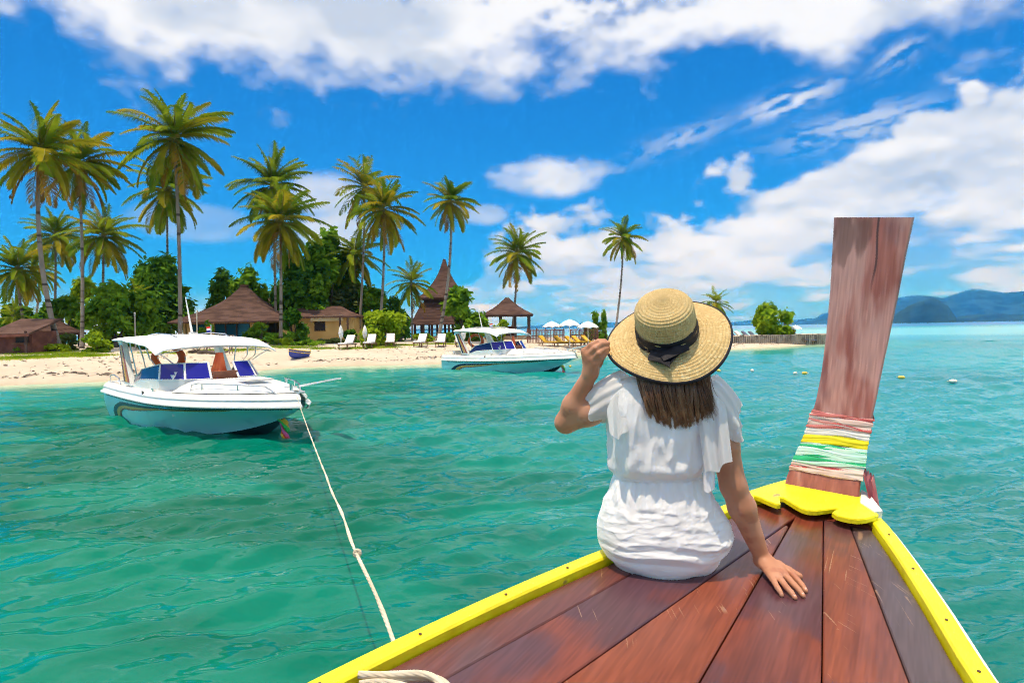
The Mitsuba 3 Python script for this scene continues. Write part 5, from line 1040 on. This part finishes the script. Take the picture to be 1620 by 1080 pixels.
def fold(x): return 1-2*np.abs(x-np.floor(x)-.5)                # triangle wave 0..1
def dress():
    tb = np.array([(592, 1018, 1096, 2.13, .045), (598, 992, 1116, 2.13, .060), (606, 972, 1134, 2.13, .072), (620, 961, 1143, 2.132, .085), (645, 958, 1145, 2.137, .097), (680, 962, 1134, 2.145, .104), (712, 963, 1122, 2.155, .110), (735, 964, 1115, 2.16, .116),
                   (748, 965, 1112, 2.162, .119), (755, 968, 1110, 2.164, .112), (760, 971, 1109, 2.166, .098), (764, 972, 1110, 2.166, .093), (772, 969, 1114, 2.166, .096), (792, 961, 1124, 2.168, .106), (820, 951, 1139, 2.172, .122), (850, 944.5, 1154, 2.174, .134), (868, 945, 1158, 2.174, .138),
                   (884, 949, 1153, 2.174, .137), (898, 959, 1141, 2.172, .131), (909, 976, 1124, 2.170, .121), (916, 996, 1106, 2.168, .108), (921, 1018, 1084, 2.165, .09)])
    ys = np.concatenate([np.linspace(592, 735, 80), np.linspace(736, 780, 60), np.linspace(781, 921, 100)]); th = np.linspace(0, 2*np.pi, 361)[:-1]
    L, R, D, ry = (PC(tb[:, 0], tb[:, i])(ys) for i in (1, 2, 3, 4)); cx = (L+R)/2; zz = np.array([P(c, y, d-r)[2] for c, y, d, r in zip(cx, ys, D, ry)])
    X0 = np.array([P(c, y, d)[0] for c, y, d in zip(cx, ys, D)]); rx = (R-L)/2*D/1080
    TH, YS = np.meshgrid(th, ys); e = 2/2.25; ct, st = np.cos(TH), np.sin(TH)
    ex, ey = np.sign(ct)*np.abs(ct)**e, np.sign(st)*np.abs(st)**e
    x, y, z = X0[:, None]+rx[:, None]*ex, D[:, None]+ry[:, None]*ey, np.repeat(zz[:, None], len(th), 1)
    q = np.stack([x, y, z], -1); nz = lambda a, b, c, s, o=2: meshkit.fbm(q*[a, b, c], o, s)-.5
    sm = lambda a, b: np.clip((YS-a)/(b-a), 0, 1)**2*(3-2*np.clip((YS-a)/(b-a), 0, 1))
    back = np.clip(-ey*1.3, 0, 1)**.5
    d = 0*x
    bod = sm(600, 640)*(1-sm(748, 760)); d += bod*(.020*nz(17, 17, 3.2, 1)+.009*nz(44, 44, 7, 2)+.012*nz(9, 9, 13, 3))
    xp = (x-X0[:, None])/rx[:, None]
    for x0, w, a, y0, y1 in ((-.62, .10, .008, 640, 745), (-.30, .08, .006, 690, 752), (.08, .06, .006, 670, 735), (.42, .09, .007, 680, 752), (.72, .06, .010, 610, 750), (.84, .05, -.008, 620, 750)): d += a*np.exp(-((xp-x0-.0006*(YS-700))/w)**2)*sm(y0, y0+35)*(1-sm(y1-12, y1+8))*back
    bl = sm(724, 744)*(1-sm(752, 760)); d += bl*(.016*nz(26, 26, 8, 4)+.006*(fold(x*21+nz(6, 6, 6, 9)*2)-.5))
    ga = sm(757, 766)*(1-sm(786, 838)); d += ga*(.0075*(fold(x*34+nz(5, 5, 3, 5)*2.4)-.5)+.006*nz(60, 60, 6, 6)+.005*nz(24, 24, 4, 16))
    hp = sm(792, 815)*(1-sm(880, 900))*back; wr = nz(10, 10, 26, 7, 3)*1.6; d += hp*(.006*(fold(z*19+wr+x*2.2)-.5)*np.clip(.4+nz(8, 8, 8, 8)*2.2, 0, 1)+.008*nz(18, 18, 40, 10, 3)+.012*nz(12, 12, 9, 12))
    ho = sm(856, 876)*(1-sm(892, 908))*back; d += ho*.007*(fold(z*24+x*1.3+nz(7, 7, 5, 13)*1.4)-.5)
    d += sm(880, 905)*.006*nz(14, 14, 22, 14)
    rg = lambda a, b, c, s_, p=5: (1-np.abs(2*meshkit.noise(q*[a, b, c], s_)-1))**p
    d += bod*(.0036*rg(24, 24, 3.5, 41)+.0030*rg(50, 50, 9, 42)) + hp*(.0026*rg(13, 13, 34, 43, 4)+.0024*rg(28, 28, 22, 44)) + ga*.003*rg(60, 60, 7, 45)
    nn = np.stack([ex/rx[:, None], ey/ry[:, None], 0*x], -1); nn /= np.linalg.norm(nn, axis=-1, keepdims=True)+1e-9
    q = q+nn*d[..., None]
    m = MB().grid(q, close_v=True, flip=True)
    bot = np.concatenate([q[-1], [[X0[-1], D[-1], zz[-1]-.012]]]); n = len(th); m.add(bot, [[i, n, (i+1) % n] for i in range(n)])
    k = part(WO, 'dress', m, 'dress_white', True)
    v, fc = blob([(P(1015, 862, 2.17), P(1015, 862, 2.17)+Fd*.30+[0, 0, .04], .105, .088, .03), (P(1090, 862, 2.17), P(1090, 862, 2.17)+Fd*.30+[0, 0, .04], .105, .088, .05), (P(1052, 862, 2.17), P(1052, 862, 2.17)+Fd*.28+[0, 0, .03], .10, .09, .05)], .009)
    part(k, 'skirt_front', relaxed(v, fc, 8), 'dress_white', True)
    # waist elastic
    part(k, 'waist_seam', MB().tube(np.array([[X0[i]+rx[i]*.985*math.cos(t)*abs(math.cos(t))**(e-1), D[i]+ry[i]*.985*math.sin(t)*max(abs(math.sin(t)), 1e-6)**(e-1), zz[i]+.001*math.sin(t*70)] for t in np.linspace(.001, 2*np.pi+.001, 150) for i in (int(np.argmin(abs(ys-761))),)]), .0042, 6), 'dress_white', True)
    def sleeve(name, c0, c1, r0, r1, waves, amp, seed, mat, droop=0.):
        ax = c1-c0; L_ = np.linalg.norm(ax); ax /= L_; a = norm(np.cross(ax, [0, 0, 1.])); b = np.cross(ax, a); u = np.linspace(0, 1, 34); v = np.linspace(0, 2*np.pi, 145)[:-1]; U, V = np.meshgrid(u, v, indexing='ij'); ph = seed
        r = r0+(r1-r0)*U+.010*np.sin(np.pi*U) + U**1.6*(amp*np.sin(waves*V+ph)+amp*.5*np.sin((waves*2+1)*V+ph*2)) + (1-U)*.003*np.sin(15*V)
        pts = c0+ax*(U*L_*(1+.10*np.sin(3*V+ph)*U))[..., None]+a*(r*np.cos(V))[..., None]+b*(r*np.sin(V))[..., None]; pts[..., 2] -= droop*U**2*(.5+.5*np.sin(V*2+ph)); part(k, name, MB().grid(pts, close_v=True), mat, True)
    sleeve('sleeve', P(998, 616, 2.135), P(938, 645, 2.188), .066, .052, 5, .005, .4, 'chiffon', .006)
    sleeve('sleeve', P(1108, 615, 2.13), P(1153, 664, 2.122), .066, .054, 5, .007, 1.9, 'chiffon', .012)
    sleeve('under_sleeve', P(1120, 640, 2.13), P(1158, 690, 2.122), .050, .043, 4, .005, 2.9, 'chiffon', .012)
    def ruffle(name, top, bot, dt, db, waves, amp, seed, n=60, rows=30, mat='chiffon', sag=0.):
        tx = np.linspace(0, 1, n); T_, B_ = (np.stack([np.interp(tx, np.linspace(0, 1, len(p)), [q[i] for q in p]) for i in (0, 1)], 1) for p in (top, bot)); g_ = []
        for w in np.linspace(0, 1, rows):
            row = []
            for i in range(n):
                px, py = T_[i]*(1-w)+B_[i]*w; wave = math.sin(waves*2*math.pi*tx[i]+seed)+.45*math.sin(waves*4.3*math.pi*tx[i]+seed*3)
                row.append(P(px+2.0*w*math.cos(waves*2*math.pi*tx[i]+seed), py+sag*math.sin(math.pi*w)+w*2.2*math.sin(waves*2*math.pi*tx[i]+seed+1), dt+(db-dt)*w**.8+amp*w**.8*wave))
            g_.append(row)
        part(k, name, MB().grid(np.array(g_)), mat, True)
    ruffle('ruffle', [(960, 648), (968, 628), (986, 610), (1008, 601)], [(962, 672), (968, 690), (978, 694), (989, 686), (1002, 668)], 2.085, 2.050, 2.2, .007, .5, sag=3.)
    ruffle('ruffle', [(1096, 612), (1120, 612), (1148, 640)], [(1117, 748), (1138, 744), (1157, 727)], 2.055, 2.028, 1.7, .011, 2.2, mat='chiffon')
    ruffle('ruffle', [(1108, 640), (1120, 650), (1132, 660)], [(1111, 772), (1121, 782), (1131, 766)], 2.065, 2.045, 1.2, .007, .2, mat='dress_white')
dress()

def hair():
    rng = np.random.default_rng(11)
    tb = np.array([(520, 1012, 1102, 2.15, .09), (560, 1006, 1110, 2.145, .09), (585, 1002, 1116, 2.12, .078), (605, 1003, 1121, 2.090, .060), (622, 1009, 1124, 2.068, .044), (636, 1020, 1122, 2.057, .034), (648, 1034, 1116, 2.050, .026), (656, 1046, 1108, 2.047, .017), (662, 1062, 1094, 2.046, .006)])
    ys = np.linspace(520, 662, 60); L, R, D, ry = (PC(tb[:, 0], tb[:, i])(ys) for i in (1, 2, 3, 4)); th = np.linspace(0, 2*np.pi, 97)[:-1]; g_ = []
    for y, l, r, d, q in zip(ys, L, R, D, ry): g_.append([P((l+r)/2+(r-l)/2*.94*math.cos(t), y, d+q*math.sin(t)*(1+.10*math.sin(t*23+y*.02))) for t in th])
    hk = part(WO, 'hair', MB().grid(np.array(g_), close_v=True, flip=True), 'hair_dark', True)
    mbs = {m: MB() for m in ('hair_dark', 'hair_brown', 'hair_light')}
    NC = 38; tone = rng.random(NC); coff = rng.normal(size=(NC, 4))
    for i in range(3000):
        s = rng.random(); lay = rng.random(); ci = int(np.clip(s*NC+rng.normal()*.35, 0, NC-1)); sc = (ci+.5)/NC
        gather = .52                                                       # locks draw together towards their tips
        s1 = s*(1-gather)+sc*gather
        x0 = 1003+s*116; x1 = 1033+s1*84+coff[ci, 0]*3.0+rng.normal()*1.0
        ye = 648+23*math.sin(math.pi*(.06+.88*s1))**.7+coff[ci, 1]*3.6+rng.normal()*2.5-22*lay*(rng.random() < .4)
        if s > .86 and rng.random() < .6: x1 += 14+rng.normal()*4; ye += rng.normal()*5-8
        n = 12; t = np.linspace(0, 1, n); wv = (3.2*np.sin(t*3.6+coff[ci, 2]*1.5)+1.6*np.sin(t*7+coff[ci, 3]*2+lay*.6))*t
        px = x0+(x1-x0)*t**2.1+wv; py = 568+(ye-568)*t
        db = np.interp(py, ys, D-ry); edge = abs(2*s-1); db = db+np.interp(py, ys, ry)*(1-math.sqrt(max(0, 1-edge**2)))*.9
        bulge = .004*math.sin(ci*2.4)
        d = db-.003-(.009*lay+bulge)*np.sin(np.pi*np.clip(t*1.05, 0, 1))-.003
        rr = .0014*np.interp(t, [0, .75, 1], [1, .9, .25])
        c = (.5+.35*math.sin(ci*.9)+.3*(tone[ci]-.5))*.6+rng.random()*.4; mat = 'hair_dark' if c < .22 else ('hair_brown' if c < .60 else 'hair_light')
        mbs[mat].tube([P(a, b, e) for a, b, e in zip(px, py, d)], rr, 3, cap=False)
    for m, b in mbs.items(): part(hk, 'strands', b, m, True)
hair()

Xp = np.array([math.cos(.223), -math.sin(.223), 0]); tc = np.array([-math.sin(.223), -math.cos(.223), 0]); rl = .125
upv = np.array([0, 0, 1.])*math.cos(rl)-Xp*math.sin(rl); HN = upv*math.cos(.685)+tc*math.sin(.685); HM = Xp*math.cos(rl)+np.array([0, 0, 1.])*math.sin(rl); HB = np.cross(HN, HM)
HC_ = P(1055.5, 528, 2.125)
hatw = lambda v: HC_ + np.asarray(v)[..., :1]*HM + np.asarray(v)[..., 1:2]*HB + np.asarray(v)[..., 2:3]*HN
def hatf(p): q = [p.x-HC_[0], p.y-HC_[1], p.z-HC_[2]]; return [sum(float(e)*c for e, c in zip(ax, q)) for ax in (HM, HB, HN)]
def straw(p, n, uv):
    x, y, z = hatf(p); r = dr.sqrt(x*x+y*y); a = dr.atan2(y, x); s = r-z*1.0
    row = dr.floor(s/.0098); pl_ = noise(a*36+row*3.7, row*5.1); fib = noise(a*150, s*900, z*30)
    c = mix((.52, .36, .14), (.68, .50, .23), pl_*.55+fib*.45); c = mix(c, (.80, .66, .36), smoothstep(.62, .85, noise(a*60+row, row*2.3, 4))*.7)
    return mix(c, (.34, .21, .07), smoothstep(.74, .9, noise(a*52+row*7, row*3.1, 9))*.55)
def strawb(p, n, uv):
    x, y, z = hatf(p); r = dr.sqrt(x*x+y*y); a = dr.atan2(y, x); s = r-z
    return .0010*dr.abs(dr.sin(a*95+dr.floor(s/.0098)*1.7+s*260))+.0007*noise(a*160, s*700, 2)
M('straw', bump({'type': 'principled', 'base_color': proc(straw), 'roughness': .55, 'specular': .4}, strawb, 1., 5e-4))
M('hat_ribbon', pr(varied((.006, .006, .011), (.014, .014, .022), 40.), .65, .3, sheen=.4))
hw_ = lambda r, a: -.022*((r-.08)/.11)**2+.013*np.clip((r-.09)/.10, 0, 1)**1.5*np.sin(2*a+.6)+.005*np.clip((r-.09)/.10, 0, 1)*np.sin(3*a+2)
def hat():
    k = numbered(WO+'__hat'); labels[k] = {'label': 'woven straw boater hat with wide brim and navy band'}
    a = np.linspace(0, 2*np.pi, 361)[:-1]
    # crown with rounded top
    s = np.linspace(0, 1, 220); Lt, Rc = .058, .030; prof = []
    for q in np.linspace(0, .2, 260):
        if q < Lt: r, z, nr, nz = q, .120+.010*math.cos(q/Lt*1.57), 0, 1
        elif q < Lt+Rc*1.57: t = (q-Lt)/Rc; r, z, nr, nz = Lt+Rc*math.sin(t), .120-Rc*(1-math.cos(t)), math.sin(t), math.cos(t)
        else: t = q-Lt-Rc*1.57; r, z, nr, nz = Lt+Rc+.05*t, .120-Rc-t, 1, .05
        h = .0022*abs(math.sin(q/.0098*math.pi))**.7; prof.append((max(r+nr*h, .0005), z+nz*h))
    pr_ = np.array([p for p in prof if p[1] > -.004]); g_ = np.stack([np.stack([pr_[:, 0]*math.cos(t), pr_[:, 0]*math.sin(t)*1.06, pr_[:, 1]], 1) for t in a], 1); rb = pr_[-1, 0]
    scene[k] = mikit.ply(MB().grid(hatw(g_), close_v=True).mesh(), 'straw', smooth=True); taken.add(k)
    rr = np.linspace(rb-.002, .192, 150); RR, A = np.meshgrid(rr, a, indexing='ij'); h = .0026*np.abs(np.sin(RR/.0098*np.pi))**.7; ell = 1+.06*np.clip((.192-RR)/.1, 0, 1); base = hw_(RR, A)
    top = np.stack([RR*np.cos(A), RR*np.sin(A)*ell, base+h+.0016], -1); bo = np.stack([RR*np.cos(A), RR*np.sin(A)*ell, base-h-.0016], -1); m = MB().grid(hatw(top), close_v=True).grid(hatw(bo), close_v=True, flip=True); part(k, 'brim', m, 'straw', True)
    e = np.array([[(.191+.0045*math.cos(w))*math.cos(t), (.191+.0045*math.cos(w))*math.sin(t), float(hw_(.191, t))+.0058*math.sin(w)] for t in a for w in np.linspace(0, 6.283, 11)[:-1]]).reshape(len(a), 10, 3); part(k, 'edge_binding', MB().grid(hatw(e), True, True, flip=True), 'hat_ribbon', True)
    zz = np.linspace(-.004, .047, 14); bd = np.array([[((.0868+.05*(.104-z)+.0042+.0012*math.sin(z*260+t*2)+.0008*math.sin(t*9+z*90))*math.cos(t), (.0868+.05*(.104-z)+.0042+.0012*math.sin(z*260+t*2)+.0008*math.sin(t*9+z*90))*math.sin(t)*1.06, z+.0025*math.sin(t*2+1)) for t in a] for z in zz]); part(k, 'band', MB().grid(hatw(bd), close_v=True, flip=True), 'hat_ribbon', 60)
    def hp(px, py, off):
        r = fw+RIGHT*(px-810)/1080+UP*(540-py)/1080; c = HC_+HN*off; return CAM+r*(((c-CAM)@HN)/(r@HN))
    for i, (quad, o) in enumerate([([(1035.0, 549.2), (1073.4, 528.0), (1091.3, 553.0), (1050.3, 571.8)], .020), ([(1029.8, 554.2), (1058.0, 545.5), (1068.2, 564.2), (1060.6, 583.0), (1024.7, 568.0)], .013), ([(1042.6, 546.8), (1081.0, 526.8), (1090.0, 550.5), (1058.0, 579.2)], .008)]):
        q = quad if len(quad) == 4 else [quad[0], quad[1], quad[3], quad[4]]; A_, B_, C_, D_ = (hp(x, y, o) for x, y in q); g_ = []
        for u in np.linspace(0, 1, 14):
            g_.append([(A_*(1-u)+D_*u)*(1-w)+(B_*(1-u)+C_*u)*w+HN*(.007*math.sin(math.pi*w)*(1-.3*u)+.003*math.sin(u*9+i*2+w*4)) for w in np.linspace(0, 1, 18)])
        part(k, 'bow_loop', MB().sheet(np.array(g_), .003), 'hat_ribbon', 50)
    kn = hp(1056, 545, .016); s_ = trimesh.creation.icosphere(3); q = np.array(s_.vertices)*[.022, .018, .016]; part(k, 'bow_knot', (kn+q[:, :1]*HM+q[:, 1:2]*HB+q[:, 2:]*HN, s_.faces), 'hat_ribbon', True)
hat()
